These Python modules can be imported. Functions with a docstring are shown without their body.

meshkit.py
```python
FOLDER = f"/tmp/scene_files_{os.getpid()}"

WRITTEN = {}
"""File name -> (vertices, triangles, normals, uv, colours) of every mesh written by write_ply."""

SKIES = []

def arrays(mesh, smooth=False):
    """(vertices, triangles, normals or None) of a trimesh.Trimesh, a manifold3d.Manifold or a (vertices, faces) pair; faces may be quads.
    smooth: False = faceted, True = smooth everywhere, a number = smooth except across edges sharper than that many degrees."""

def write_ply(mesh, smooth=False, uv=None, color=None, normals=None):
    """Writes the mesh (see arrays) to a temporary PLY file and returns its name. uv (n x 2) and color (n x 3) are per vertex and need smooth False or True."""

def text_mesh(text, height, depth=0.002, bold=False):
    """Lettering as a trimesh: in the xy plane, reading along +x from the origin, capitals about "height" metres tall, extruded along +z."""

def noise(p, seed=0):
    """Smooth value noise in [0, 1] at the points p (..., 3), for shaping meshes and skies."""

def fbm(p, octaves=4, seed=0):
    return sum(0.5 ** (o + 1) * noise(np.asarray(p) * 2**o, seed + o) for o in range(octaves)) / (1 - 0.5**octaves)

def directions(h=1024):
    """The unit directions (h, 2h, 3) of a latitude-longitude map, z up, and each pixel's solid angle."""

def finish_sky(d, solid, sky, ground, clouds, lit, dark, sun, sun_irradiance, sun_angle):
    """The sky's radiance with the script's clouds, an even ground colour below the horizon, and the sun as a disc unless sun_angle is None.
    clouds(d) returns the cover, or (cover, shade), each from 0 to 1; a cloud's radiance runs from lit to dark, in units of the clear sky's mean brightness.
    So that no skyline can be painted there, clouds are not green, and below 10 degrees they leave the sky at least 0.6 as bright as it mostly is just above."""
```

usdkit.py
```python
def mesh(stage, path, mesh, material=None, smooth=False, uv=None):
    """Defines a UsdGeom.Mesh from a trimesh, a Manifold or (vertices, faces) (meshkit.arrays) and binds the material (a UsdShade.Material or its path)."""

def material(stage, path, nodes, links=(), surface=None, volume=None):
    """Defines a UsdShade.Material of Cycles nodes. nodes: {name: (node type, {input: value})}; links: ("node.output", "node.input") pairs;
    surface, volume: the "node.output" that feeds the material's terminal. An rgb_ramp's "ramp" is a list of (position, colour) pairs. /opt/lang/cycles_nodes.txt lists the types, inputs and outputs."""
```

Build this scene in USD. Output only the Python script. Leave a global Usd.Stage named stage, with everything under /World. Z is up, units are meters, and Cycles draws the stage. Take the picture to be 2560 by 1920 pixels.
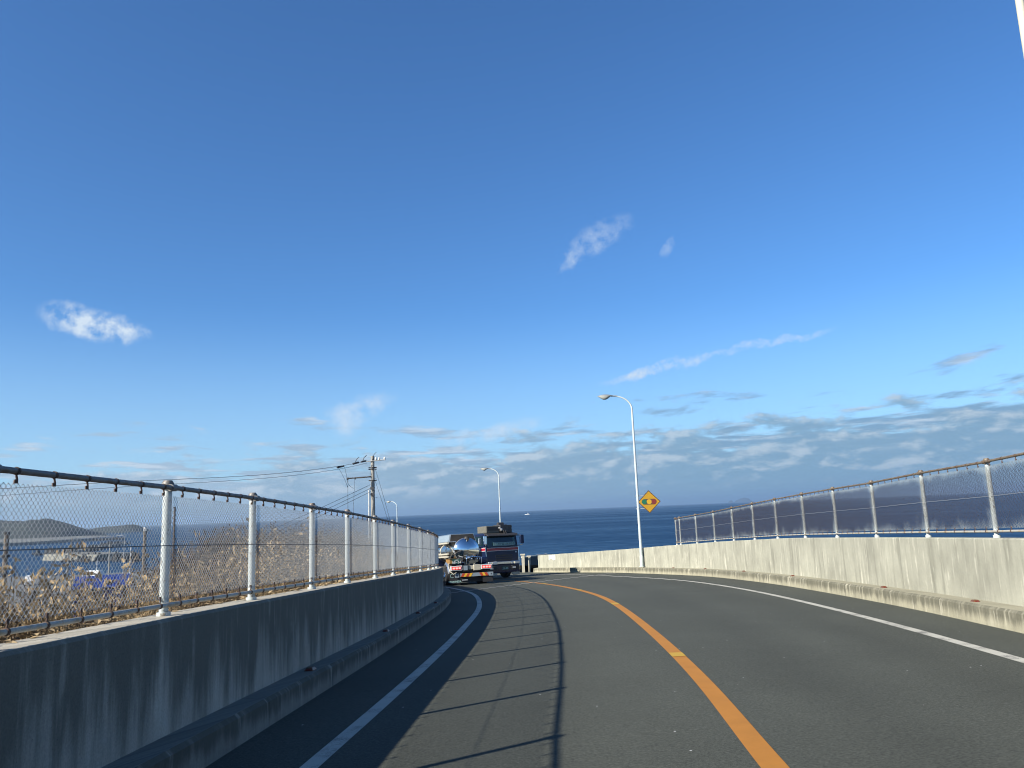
import math, glob
import numpy as np
import trimesh, manifold3d
from scipy.interpolate import CubicSpline
from pxr import Usd, UsdGeom, UsdLux, UsdShade, Gf, Sdf, Vt
import usdkit, meshkit

stage = Usd.Stage.CreateInMemory()
UsdGeom.SetStageUpAxis(stage, UsdGeom.Tokens.z)
UsdGeom.SetStageMetersPerUnit(stage, 1.0)
UsdGeom.Xform.Define(stage, '/World')
rng = np.random.default_rng(7)
R = math.radians

# ------------------------------------------------------------------ camera (a hand-held phone behind a windscreen, 13 m above the sea)
EYE = 13.0
F, ROLL, PITCH = 1923.0, R(2.26), math.atan(316.7 / 1923.0)
cam = UsdGeom.Camera.Define(stage, '/World/camera')
cam.CreateHorizontalApertureAttr(36.0)
cam.CreateVerticalApertureAttr(27.0)
cam.CreateFocalLengthAttr(36.0 * F / 2560.0)
cam.CreateClippingRangeAttr(Gf.Vec2f(0.1, 60000))
fwd = np.array([0, math.cos(PITCH), math.sin(PITCH)])
up0 = np.array([0, -math.sin(PITCH), math.cos(PITCH)])
rt0 = np.array([1.0, 0, 0])
rt = rt0 * math.cos(ROLL) - up0 * math.sin(ROLL)
up = rt0 * math.sin(ROLL) + up0 * math.cos(ROLL)
def mat4(x, y, z, t):
    return Gf.Matrix4d(*[float(v) for v in (*x, 0, *y, 0, *z, 0, *t, 1)])
cam.AddTransformOp().Set(mat4(rt, up, -fwd, (0, 0, EYE)))
cam.CreateExposureAttr(1.26)

# ------------------------------------------------------------------ sun and sky
SUN_AZ, SUN_EL = R(234.0), R(29.0)          # azimuth = atan2(x, y) of the direction towards the sun: behind on the left
sd = np.array([math.sin(SUN_AZ) * math.cos(SUN_EL), math.cos(SUN_AZ) * math.cos(SUN_EL), math.sin(SUN_EL)])
sun = UsdLux.DistantLight.Define(stage, '/World/sun')
sun.CreateNormalizeAttr(True)
sun.CreateIntensityAttr(1.25)
sun.CreateAngleAttr(0.53)
sun.CreateColorAttr(Gf.Vec3f(1.0, 0.93, 0.82))
zx = sd / np.linalg.norm(sd)
xx = np.cross([0, 0, 1.0], zx); xx /= np.linalg.norm(xx)
sun.AddTransformOp().Set(mat4(xx, np.cross(zx, xx), zx, (0, 0, 50)))

def M(name, nodes, links=(), surface='p.BSDF', volume=None):
    return usdkit.material(stage, '/World/Looks/' + name, nodes, links, surface=surface, volume=volume)

SKY = 0.05                                 # the picture is exposed 1.26 stops up
CL = SKY * 2 ** 1.26
def g_mask(N, L, key, az, el, wa, we, tilt=0.0):
    """a soft ellipse around one direction of the sky: returns the name of the node giving 0..1"""
    c = (math.sin(R(az)) * math.cos(R(el)), math.cos(R(az)) * math.cos(R(el)), math.sin(R(el)))
    a = np.array([math.cos(R(az)), -math.sin(R(az)), 0.0]); b = np.cross(c, a); b = b if b[2] > 0 else -b
    t = R(tilt)
    e1 = (a * math.cos(t) + b * math.sin(t)) / R(wa)
    e2 = (-a * math.sin(t) + b * math.cos(t)) / R(we)
    N[key + 's'] = ('vector_math', {'math_type': 'subtract', 'vector2': c}); L.append(('warp.vector', key + 's.vector1'))
    for i, e in ((1, e1), (2, e2)):
        N[f'{key}d{i}'] = ('vector_math', {'math_type': 'dot_product', 'vector2': tuple(e)}); L.append((key + 's.vector', f'{key}d{i}.vector1'))
        N[f'{key}q{i}'] = ('math', {'math_type': 'multiply'}); L += [(f'{key}d{i}.value', f'{key}q{i}.value1'), (f'{key}d{i}.value', f'{key}q{i}.value2')]
    N[key + 'r'] = ('math', {'math_type': 'add'}); L += [(f'{key}q1.value', key + 'r.value1'), (f'{key}q2.value', key + 'r.value2')]
    N[key] = ('map_range', {'range_type': 'smoothstep', 'from_min': 1.0, 'from_max': 0.0, 'to_min': 0.0, 'to_max': 1.0, 'clamp': True}); L.append((key + 'r.value', key + '.value'))
    return key + '.result'

def sky_material():
    N, L = {}, []
    N['tc'] = ('texture_coordinate', {})
    N['sky'] = ('sky_texture', {'sky_type': 'single_scattering', 'sun_disc': False, 'sun_elevation': SUN_EL, 'sun_rotation': SUN_AZ, 'altitude': 0.0, 'air_density': 1.0, 'aerosol_density': 0.35, 'ozone_density': 1.0})
    N['sat'] = ('vector_math', {'math_type': 'multiply', 'vector2': (0.485, 0.905, 1.40)}); L.append(('sky.color', 'sat.vector1'))   # the deep blue of very clear winter air
    # the air whitens towards the horizon
    N['sep'] = ('separate_xyz', {}); L.append(('tc.generated', 'sep.vector'))
    N['vf'] = ('map_range', {'range_type': 'smoothstep', 'from_min': 0.27, 'from_max': 0.03, 'to_min': 0.0, 'to_max': 0.52, 'clamp': True}); L.append(('sep.z', 'vf.value'))
    N['veil'] = ('mix_color', {'b': tuple(np.array([0.50, 0.74, 0.98]) / CL), 'use_clamp': False}); L += [('vf.result', 'veil.fac'), ('sat.vector', 'veil.a')]
    # gentle warp so that cloud edges are ragged
    N['wn'] = ('noise_texture', {'scale': 14.0, 'detail': 5.0, 'roughness': 0.62}); L.append(('tc.generated', 'wn.vector'))
    N['wc'] = ('vector_math', {'math_type': 'subtract', 'vector2': (0.5, 0.5, 0.5)}); L.append(('wn.color', 'wc.vector1'))
    N['ws'] = ('vector_math', {'math_type': 'multiply', 'vector2': (0.07, 0.07, 0.035)}); L.append(('wc.vector', 'ws.vector1'))
    N['warp'] = ('vector_math', {'math_type': 'add'}); L += [('tc.generated', 'warp.vector1'), ('ws.vector', 'warp.vector2')]
    # coordinates on a flat cloud layer
    N['zz'] = ('math', {'math_type': 'add', 'value2': 0.035}); L.append(('sep.z', 'zz.value1'))
    N['zm'] = ('math', {'math_type': 'maximum', 'value2': 0.02}); L.append(('zz.value', 'zm.value1'))
    for k in 'xy':
        N['l' + k] = ('math', {'math_type': 'divide'}); L += [(f'sep.{k}', f'l{k}.value1'), ('zm.value', f'l{k}.value2')]
    N['lay'] = ('combine_xyz', {'z': 0.0}); L += [('lx.value', 'lay.x'), ('ly.value', 'lay.y')]
    # big cloud field
    N['mp'] = ('mapping', {'location': (3.1, 1.7, 0.0), 'scale': (1.35, 0.95, 1.0), 'rotation': (0, 0, 0.25)}); L.append(('lay.vector', 'mp.vector'))
    N['n1'] = ('noise_texture', {'scale': 1.0, 'detail': 7.0, 'roughness': 0.56, 'distortion': 0.25}); L.append(('mp.vector', 'n1.vector'))
    # cover needed: many clouds low down, none above about 9 degrees; more of them towards the right
    N['az'] = ('math', {'math_type': 'multiply', 'value2': 0.03}); L.append(('sep.x', 'az.value1'))
    N['zs'] = ('math', {'math_type': 'subtract'}); L += [('sep.z', 'zs.value1'), ('az.value', 'zs.value2')]
    N['thr'] = ('rgb_ramp', {'ramp': [(0.0, (0.05,) * 3), (0.18, (0.12,) * 3), (0.30, (0.38,) * 3), (0.42, (0.50,) * 3), (0.60, (0.575,) * 3), (0.78, (0.63,) * 3), (0.9, (0.8,) * 3), (1.0, (0.95,) * 3)]})
    N['zr'] = ('map_range', {'from_min': 0.0, 'from_max': 0.20, 'to_min': 0.0, 'to_max': 1.0, 'clamp': True}); L += [('zs.value', 'zr.value'), ('zr.result', 'thr.fac')]
    N['cv'] = ('math', {'math_type': 'subtract'}); L += [('n1.fac', 'cv.value1'), ('thr.color', 'cv.value2')]
    N['cov'] = ('map_range', {'range_type': 'smoothstep', 'from_min': -0.02, 'from_max': 0.11, 'to_min': 0.0, 'to_max': 0.9, 'clamp': True}); L.append(('cv.value', 'cov.value'))
    # light and shade inside the clouds
    N['mp2'] = ('mapping', {'location': (0.4, 5.0, 0.0), 'scale': (1.1, 1.1, 1.0), 'rotation': (0, 0, 0.25)}); L.append(('lay.vector', 'mp2.vector'))
    N['n2'] = ('noise_texture', {'scale': 1.6, 'detail': 6.0, 'roughness': 0.6}); L.append(('mp2.vector', 'n2.vector'))
    N['sh'] = ('map_range', {'range_type': 'smoothstep', 'from_min': 0.46, 'from_max': 0.70, 'to_min': 0.0, 'to_max': 1.0, 'clamp': True}); L.append(('n2.fac', 'sh.value'))
    N['shl'] = ('map_range', {'range_type': 'smoothstep', 'from_min': 0.03, 'from_max': 0.065, 'to_min': 0.0, 'to_max': 1.0, 'clamp': True}); L.append(('sep.z', 'shl.value'))
    N['shm'] = ('math', {'math_type': 'multiply'}); L += [('sh.result', 'shm.value1'), ('shl.result', 'shm.value2')]
    N['ccol'] = ('mix_color', {'a': tuple(np.array([0.215, 0.375, 0.55]) / CL), 'b': tuple(np.array([0.60, 0.71, 0.83]) / CL), 'use_clamp': False}); 
    N['lf'] = ('map_range', {'from_min': 0.25, 'from_max': -0.45, 'to_min': 0.0, 'to_max': 0.5, 'clamp': True}); N['lfa'] = ('math', {'math_type': 'add', 'use_clamp': True}); L += [('sep.x', 'lf.value'), ('shm.value', 'lfa.value1'), ('lf.result', 'lfa.value2'), ('lfa.value', 'ccol.fac')]
    N['m1'] = ('mix_color', {'use_clamp': False}); L += [('cov.result', 'm1.fac'), ('veil.result', 'm1.a'), ('ccol.result', 'm1.b')]
    # lumpy low bank of cumulus, lit from the upper left
    N['bm'] = ('vector_math', {'math_type': 'multiply', 'vector2': (1.0, 1.0, 2.7)}); L.append(('tc.generated', 'bm.vector1'))
    N['b1'] = ('noise_texture', {'scale': 13.0, 'detail': 8.0, 'roughness': 0.60, 'distortion': 0.2}); L.append(('bm.vector', 'b1.vector'))
    N['bo'] = ('vector_math', {'math_type': 'add', 'vector2': (-0.008, 0.0, 0.018)}); L.append(('bm.vector', 'bo.vector1'))
    N['b2'] = ('noise_texture', {'scale': 13.0, 'detail': 8.0, 'roughness': 0.60, 'distortion': 0.2}); L.append(('bo.vector', 'b2.vector'))
    N['baz'] = ('math', {'math_type': 'multiply', 'value2': 0.045}); L.append(('sep.x', 'baz.value1'))
    N['bz'] = ('math', {'math_type': 'subtract'}); L += [('sep.z', 'bz.value1'), ('baz.value', 'bz.value2')]
    N['bzr'] = ('map_range', {'from_min': 0.0, 'from_max': 0.14, 'to_min': 0.0, 'to_max': 1.0, 'clamp': True}); L.append(('bz.result' if False else 'bz.value', 'bzr.value'))
    N['bt'] = ('rgb_ramp', {'ramp': [(0.0, (0.10,) * 3), (0.22, (0.26,) * 3), (0.42, (0.43,) * 3), (0.60, (0.52,) * 3), (0.76, (0.595,) * 3), (0.9, (0.72,) * 3), (1.0, (0.95,) * 3)]}); L.append(('bzr.result', 'bt.fac'))
    N['bc'] = ('math', {'math_type': 'subtract'}); L += [('b1.fac', 'bc.value1'), ('bt.color', 'bc.value2')]
    N['bcv'] = ('map_range', {'range_type': 'smoothstep', 'from_min': -0.03, 'from_max': 0.10, 'to_min': 0.0, 'to_max': 0.92, 'clamp': True}); L.append(('bc.value', 'bcv.value'))
    N['be'] = ('math', {'math_type': 'subtract'}); L += [('b1.fac', 'be.value1'), ('b2.fac', 'be.value2')]
    N['bl'] = ('map_range', {'range_type': 'smoothstep', 'from_min': -0.03, 'from_max': 0.15, 'to_min': 0.0, 'to_max': 0.72, 'clamp': True}); L.append(('be.value', 'bl.value'))
    N['blh'] = ('map_range', {'range_type': 'smoothstep', 'from_min': 0.010, 'from_max': 0.040, 'to_min': 0.0, 'to_max': 1.0, 'clamp': True}); L.append(('sep.z', 'blh.value'))
    N['bll'] = ('math', {'math_type': 'multiply'}); L += [('bl.result', 'bll.value1'), ('blh.result', 'bll.value2')]
    N['bla'] = ('math', {'math_type': 'multiply_add', 'value2': 0.6, 'use_clamp': True}); L += [('lf.result', 'bla.value1'), ('bll.value', 'bla.value3')]
    N['bcol'] = ('mix_color', {'a': tuple(np.array([0.24, 0.415, 0.585]) / CL), 'b': tuple(np.array([0.60, 0.71, 0.81]) / CL), 'use_clamp': False}); L.append(('bla.value', 'bcol.fac'))
    N['m2'] = ('mix_color', {'use_clamp': False}); L += [('bcv.result', 'm2.fac'), ('m1.result', 'm2.a'), ('bcol.result', 'm2.b')]
    prev = 'm2.result'
    # the separate small clouds high up and the long streak
    for i, (az, el, wa, we, tilt, amt, sc) in enumerate([
            (7.2, 19.7, 2.6, 1.0, 32, 0.42, 34), (5.2, 18.4, 1.2, 0.55, 48, 0.38, 44), (12.6, 18.6, 0.9, 0.45, 48, 0.28, 45),
            (-28.9, 13.2, 3.0, 1.05, -11, 0.85, 50),
            (10.6, 9.75, 4.4, 0.36, 11, 0.55, 60), (18.4, 11.0, 4.8, 0.30, 7, 0.38, 60), (-11.5, 7.5, 2.6, 1.1, 28, 0.48, 40), (-1.6, 5.9, 4.4, 0.7, 9, 0.40, 44)]):
        k = f'c{i}'
        out = g_mask(N, L, k, az, el, wa * 1.1, we * 1.2, tilt)
        N[k + 'n'] = ('noise_texture', {'scale': float(sc), 'detail': 6.0, 'roughness': 0.62}); L.append(('tc.generated', k + 'n.vector'))
        N[k + 'w'] = ('map_range', {'from_min': 0.36, 'from_max': 0.64, 'to_min': 0.0, 'to_max': 1.5}); L.append((k + 'n.fac', k + 'w.value'))
        N[k + 'm'] = ('math', {'math_type': 'multiply'}); L += [(out, k + 'm.value1'), (k + 'w.result', k + 'm.value2')]
        N[k + 'f'] = ('math', {'math_type': 'multiply', 'value2': amt, 'use_clamp': True}); L.append((k + 'm.value', k + 'f.value1'))
        N[k + 'x'] = ('mix_color', {'b': tuple(np.array([0.66, 0.78, 0.92]) / CL), 'use_clamp': False}); L += [(k + 'f.value', k + 'x.fac'), (prev, k + 'x.a')]
        prev = k + 'x.result'
    N['bg'] = ('background_shader', {'strength': SKY}); L.append((prev, 'bg.color'))
    return M('sky_look', N, L, surface='bg.background')
dome = UsdLux.DomeLight.Define(stage, '/World/sky')
UsdShade.MaterialBindingAPI.Apply(dome.GetPrim()).Bind(sky_material())
dome.GetPrim().SetCustomDataByKey('kind', 'structure')

# ------------------------------------------------------------------ helpers
used = {}
def path_of(name, parent):
    base = (str(parent.GetPath()) if parent else '/World') + '/' + name
    k = used.get(base, 0); used[base] = k + 1
    return base if k == 0 else f'{base}_{k:03d}'
def tag(p, label=None, cat=None, group=None, kind=None):
    for k, v in (('label', label), ('category', cat), ('group', group), ('kind', kind)):
        if v: p.SetCustomDataByKey(k, v)
    return p
def thing(name, label, cat, m=None, group=None):
    x = UsdGeom.Xform.Define(stage, path_of(name, None))
    if m is not None: x.AddTransformOp().Set(m if isinstance(m, Gf.Matrix4d) else mat4((1, 0, 0), (0, 1, 0), (0, 0, 1), m))
    return tag(x.GetPrim(), label, cat, group)
def obj(name, mesh, mat, parent=None, smooth=False, uv=None, label=None, kind=None):
    return tag(usdkit.mesh(stage, path_of(name, parent), mesh, mat, smooth=smooth, uv=uv).GetPrim(), label, kind=kind)
def frame(yaw, t, grade=None):
    """placement: local +y points along heading yaw (0 = world +y, positive to the right), up = the road's normal when grade is given"""
    f = np.array([math.sin(yaw), math.cos(yaw), 0.0]); z = np.array([0, 0, 1.0])
    if grade is not None:
        z = np.array([GC, GG, 1.0]); z /= np.linalg.norm(z)
        f = f - z * f.dot(z); f /= np.linalg.norm(f)
    return mat4(np.cross(f, z), f, z, t)

class MB:
    """collects shapes that become one mesh"""
    def __init__(s): s.v, s.f, s.n = [], [], 0
    def raw(s, v, f):
        v = np.asarray(v, float); f = np.asarray(f, int)
        if f.shape[1] == 4: f = np.vstack([f[:, [0, 1, 2]], f[:, [0, 2, 3]]])
        s.v.append(v); s.f.append(f + s.n); s.n += len(v); return s
    def add(s, m):
        if hasattr(m, 'to_mesh'):
            q = m.to_mesh(); return s.raw(q.vert_properties[:, :3], q.tri_verts)
        return s.raw(m.vertices, m.faces)
    def box(s, x0, x1, y0, y1, z0, z1):
        v = [(x, y, z) for z in (z0, z1) for y in (y0, y1) for x in (x0, x1)]
        return s.raw(v, [(0, 2, 3, 1), (4, 5, 7, 6), (0, 1, 5, 4), (2, 6, 7, 3), (0, 4, 6, 2), (1, 3, 7, 5)])
    def rbox(s, x0, x1, y0, y1, z0, z1, r=0.03):
        pts = [(x, y, z) for x in (x0 + r, x1 - r) for y in (y0 + r, y1 - r) for z in (z0 + r, z1 - r)]
        return s.hull(pts, r)
    def hull(s, pts, r=0.03, n=8):
        sp = manifold3d.Manifold.sphere(r, n)
        return s.add(manifold3d.Manifold.batch_hull([sp.translate([float(c) for c in p]) for p in pts]))
    def tube(s, pts, r, n=8, caps=True):
        p = np.asarray(pts, float); t = np.gradient(p, axis=0); t /= np.linalg.norm(t, axis=1, keepdims=True) + 1e-12
        ref = np.array([0, 0, 1.0]) if abs(t[:, 2]).mean() < 0.8 else np.array([1.0, 0, 0])
        a = np.cross(t, ref); a /= np.linalg.norm(a, axis=1, keepdims=True) + 1e-12; b = np.cross(t, a)
        ang = np.arange(n) * 2 * math.pi / n; r = np.broadcast_to(r, (len(p),))
        v = p[:, None] + r[:, None, None] * (np.cos(ang)[None, :, None] * a[:, None] + np.sin(ang)[None, :, None] * b[:, None])
        i, j = np.meshgrid(np.arange(len(p) - 1), np.arange(n), indexing='ij'); k = (j + 1) % n
        q = np.stack([i * n + j, i * n + k, (i + 1) * n + k, (i + 1) * n + j], -1).reshape(-1, 4)
        s.raw(v.reshape(-1, 3), q)
        if caps and n > 2:
            o = s.n - len(p) * n
            s.f.append(np.array([(o, o + j + 1, o + j) for j in range(1, n - 1)])); e = s.n - n
            s.f.append(np.array([(e, e + j, e + j + 1) for j in range(1, n - 1)]))
        return s
    def disc(s, c, axis, r, h, n=20):
        axis = np.asarray(axis, float) / np.linalg.norm(axis); c = np.asarray(c, float)
        return s.tube([c - axis * h / 2, c + axis * h / 2], r, n)
    def arrays(s): return np.vstack(s.v), np.vstack(s.f)
    def build(s, name, mat, parent=None, smooth=False, label=None, kind=None):
        return obj(name, s.arrays(), mat, parent, smooth, label=label, kind=kind)

def text(txt, height, depth=0.004, cjk=False):
    """lettering in the xz plane facing -y, centred"""
    m = None
    if cjk:
        try:
            from PIL import Image, ImageDraw, ImageFont
            from shapely import box as sbox, union_all, affinity
            font = ImageFont.truetype(glob.glob('/opt/blender-*/*/datafiles/fonts/Noto Sans CJK Regular.woff2')[0], 48)
            x0, y0, x1, y1 = font.getbbox(txt, anchor='ls'); im = Image.new('L', (x1 - x0 + 8, y1 - y0 + 8))
            ImageDraw.Draw(im).text((4 - x0, 4 - y0), txt, 255, font, anchor='ls')
            on = np.pad(np.asarray(im) > 127, ((0, 0), (1, 1))).astype(np.int8)
            rows, st = np.nonzero(np.diff(on, axis=1) == 1); en = np.nonzero(np.diff(on, axis=1) == -1)[1]
            sh = union_all(sbox(st, -rows - 1, en, -rows)).simplify(0.6)
            sh = affinity.scale(sh, height / 40.0, height / 40.0, origin=(0, 0))
            m = trimesh.util.concatenate([trimesh.creation.extrude_polygon(q, depth, engine='earcut') for q in getattr(sh, 'geoms', [sh])])
        except Exception:
            m = None
    if m is None: m = meshkit.text_mesh(txt if not cjk else 'II', height, depth, bold=True)
    v = np.array(m.vertices); v[:, :2] -= (v[:, :2].max(0) + v[:, :2].min(0)) / 2
    m.vertices = np.stack([v[:, 0], -v[:, 2], v[:, 1]], 1)
    return m
def moved(m, t, rz=0.0):
    m = m.copy(); v = np.array(m.vertices); c, s_ = math.cos(rz), math.sin(rz)
    m.vertices = np.stack([v[:, 0] * c - v[:, 1] * s_, v[:, 0] * s_ + v[:, 1] * c, v[:, 2]], 1) + np.asarray(t, float)
    return m

# ------------------------------------------------------------------ materials
def plain(name, col, rough=0.6, metal=0.0, var=0.12, scale=6.0, bump=0.0, spec=0.5, coat=0.0, extra=None):
    c = np.array(col)
    N = {'g': ('geometry', {}), 'n': ('noise_texture', {'scale': scale, 'detail': 5.0, 'roughness': 0.6}),
         'r': ('rgb_ramp', {'ramp': [(0.25, tuple(c * (1 - var))), (0.75, tuple(np.minimum(c * (1 + var), 1)))]}),
         'p': ('principled_bsdf', {'roughness': rough, 'metallic': metal, 'specular_ior_level': spec, 'coat_weight': coat, 'coat_roughness': 0.05})}
    L = [('g.position', 'n.vector'), ('n.fac', 'r.fac'), ('r.color', 'p.base_color')]
    if bump:
        N['b'] = ('bump', {'strength': bump, 'distance': 0.01}); L += [('n.fac', 'b.height'), ('b.normal', 'p.normal')]
    if extra: N['p'][1].update(extra)
    return M(name, N, L)

def concrete(name, base, dark, light, top_dark=0.5, kerb=False, drip=1.0):
    """weathered cast concrete: rain streaks that run down, blotches, pores. UV: u = metres along, v = metres up"""
    N = {'uv': ('uvmap', {'attribute': 'st'}), 'g': ('geometry', {}), 'sp': ('separate_xyz', {}),
         'm1': ('mapping', {'scale': (3.8, 0.40, 1.0)}), 's1': ('noise_texture', {'scale': 1.0, 'detail': 6.0, 'roughness': 0.62}),
         'm2': ('mapping', {'scale': (8.0, 0.75, 1.0), 'location': (7.3, 2.1, 0)}), 's2': ('noise_texture', {'scale': 1.0, 'detail': 5.0, 'roughness': 0.6}),
         'm4': ('mapping', {'scale': (0.9, 0.7, 1.0), 'location': (1.3, 4.1, 0)}), 'bl': ('noise_texture', {'scale': 1.0, 'detail': 6.0, 'roughness': 0.65}),
         'po': ('noise_texture', {'scale': 60.0, 'detail': 4.0, 'roughness': 0.7}),
         'pv': ('voronoi_texture', {'scale': 26.0, 'feature': 'f1'}),
         'hv': ('map_range', {'from_min': 0.15 if not kerb else 0.05, 'from_max': 1.0 if not kerb else 0.20, 'to_min': 0.0, 'to_max': top_dark, 'clamp': True}),
         'd1': ('math', {'math_type': 'add'}), 'd1r': ('map_range', {'range_type': 'smoothstep', 'from_min': 0.47, 'from_max': 0.80, 'to_min': 0.0, 'to_max': 0.9, 'clamp': True}),
         'l1': ('map_range', {'range_type': 'smoothstep', 'from_min': 0.50, 'from_max': 0.70, 'to_min': 0.0, 'to_max': drip, 'clamp': True}),
         'm5': ('mapping', {'scale': (1.7, 1.3, 1.0), 'location': (9.1, 3.3, 0)}), 'dm': ('noise_texture', {'scale': 1.0, 'detail': 4.0, 'roughness': 0.65}), 'dmr': ('map_range', {'range_type': 'smoothstep', 'from_min': 0.40, 'from_max': 0.62, 'to_min': 0.08, 'to_max': 1.0, 'clamp': True}), 'l2': ('math', {'math_type': 'multiply'}),
         'b1': ('map_range', {'from_min': 0.3, 'from_max': 0.7, 'to_min': 0.0, 'to_max': 1.0, 'clamp': True}),
         'c0': ('mix_color', {'a': tuple(np.array(base) * 0.76), 'b': tuple(np.array(base) * 1.16)}),
         'c1': ('mix_color', {'b': tuple(dark)}), 'c2': ('mix_color', {'b': tuple(light)}),
         'pr': ('map_range', {'from_min': 0.35, 'from_max': 0.65, 'to_min': 0.86, 'to_max': 1.1, 'clamp': True}),
         'hole': ('map_range', {'from_min': 0.05, 'from_max': 0.11, 'to_min': 0.55, 'to_max': 1.0, 'clamp': True}),
         'hm': ('math', {'math_type': 'multiply'}), 'c3': ('vector_math', {'math_type': 'scale'}),
         'bu': ('bump', {'strength': 0.35, 'distance': 0.006}),
         'p': ('principled_bsdf', {'roughness': 0.92, 'specular_ior_level': 0.25})}
    L = [('uv.UV', 'sp.vector'), ('uv.UV', 'm1.vector'), ('m1.vector', 's1.vector'), ('uv.UV', 'm2.vector'), ('m2.vector', 's2.vector'), ('uv.UV', 'm4.vector'), ('m4.vector', 'bl.vector'),
         ('g.position', 'po.vector'), ('g.position', 'pv.vector'), ('sp.y', 'hv.value'), ('s1.fac', 'd1.value1'), ('hv.result', 'd1.value2'), ('d1.value', 'd1r.value'),
         ('s2.fac', 'l1.value'), ('bl.fac', 'b1.value'), ('b1.result', 'c0.fac'), ('c0.result', 'c1.a'), ('d1r.result', 'c1.fac'), ('c1.result', 'c2.a'), ('l1.result', 'l2.value1'), ('uv.UV', 'm5.vector'), ('m5.vector', 'dm.vector'), ('dm.fac', 'dmr.value'), ('dmr.result', 'l2.value2'), ('l2.value', 'c2.fac'),
         ('po.fac', 'pr.value'), ('pv.distance', 'hole.value'), ('pr.result', 'hm.value1'), ('hole.result', 'hm.value2'), ('c2.result', 'c3.vector1'), ('hm.value', 'c3.scale'),
         ('po.fac', 'bu.height'), ('bu.normal', 'p.normal'), ('c3.vector', 'p.base_color')]
    return M(name, N, L)

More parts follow.
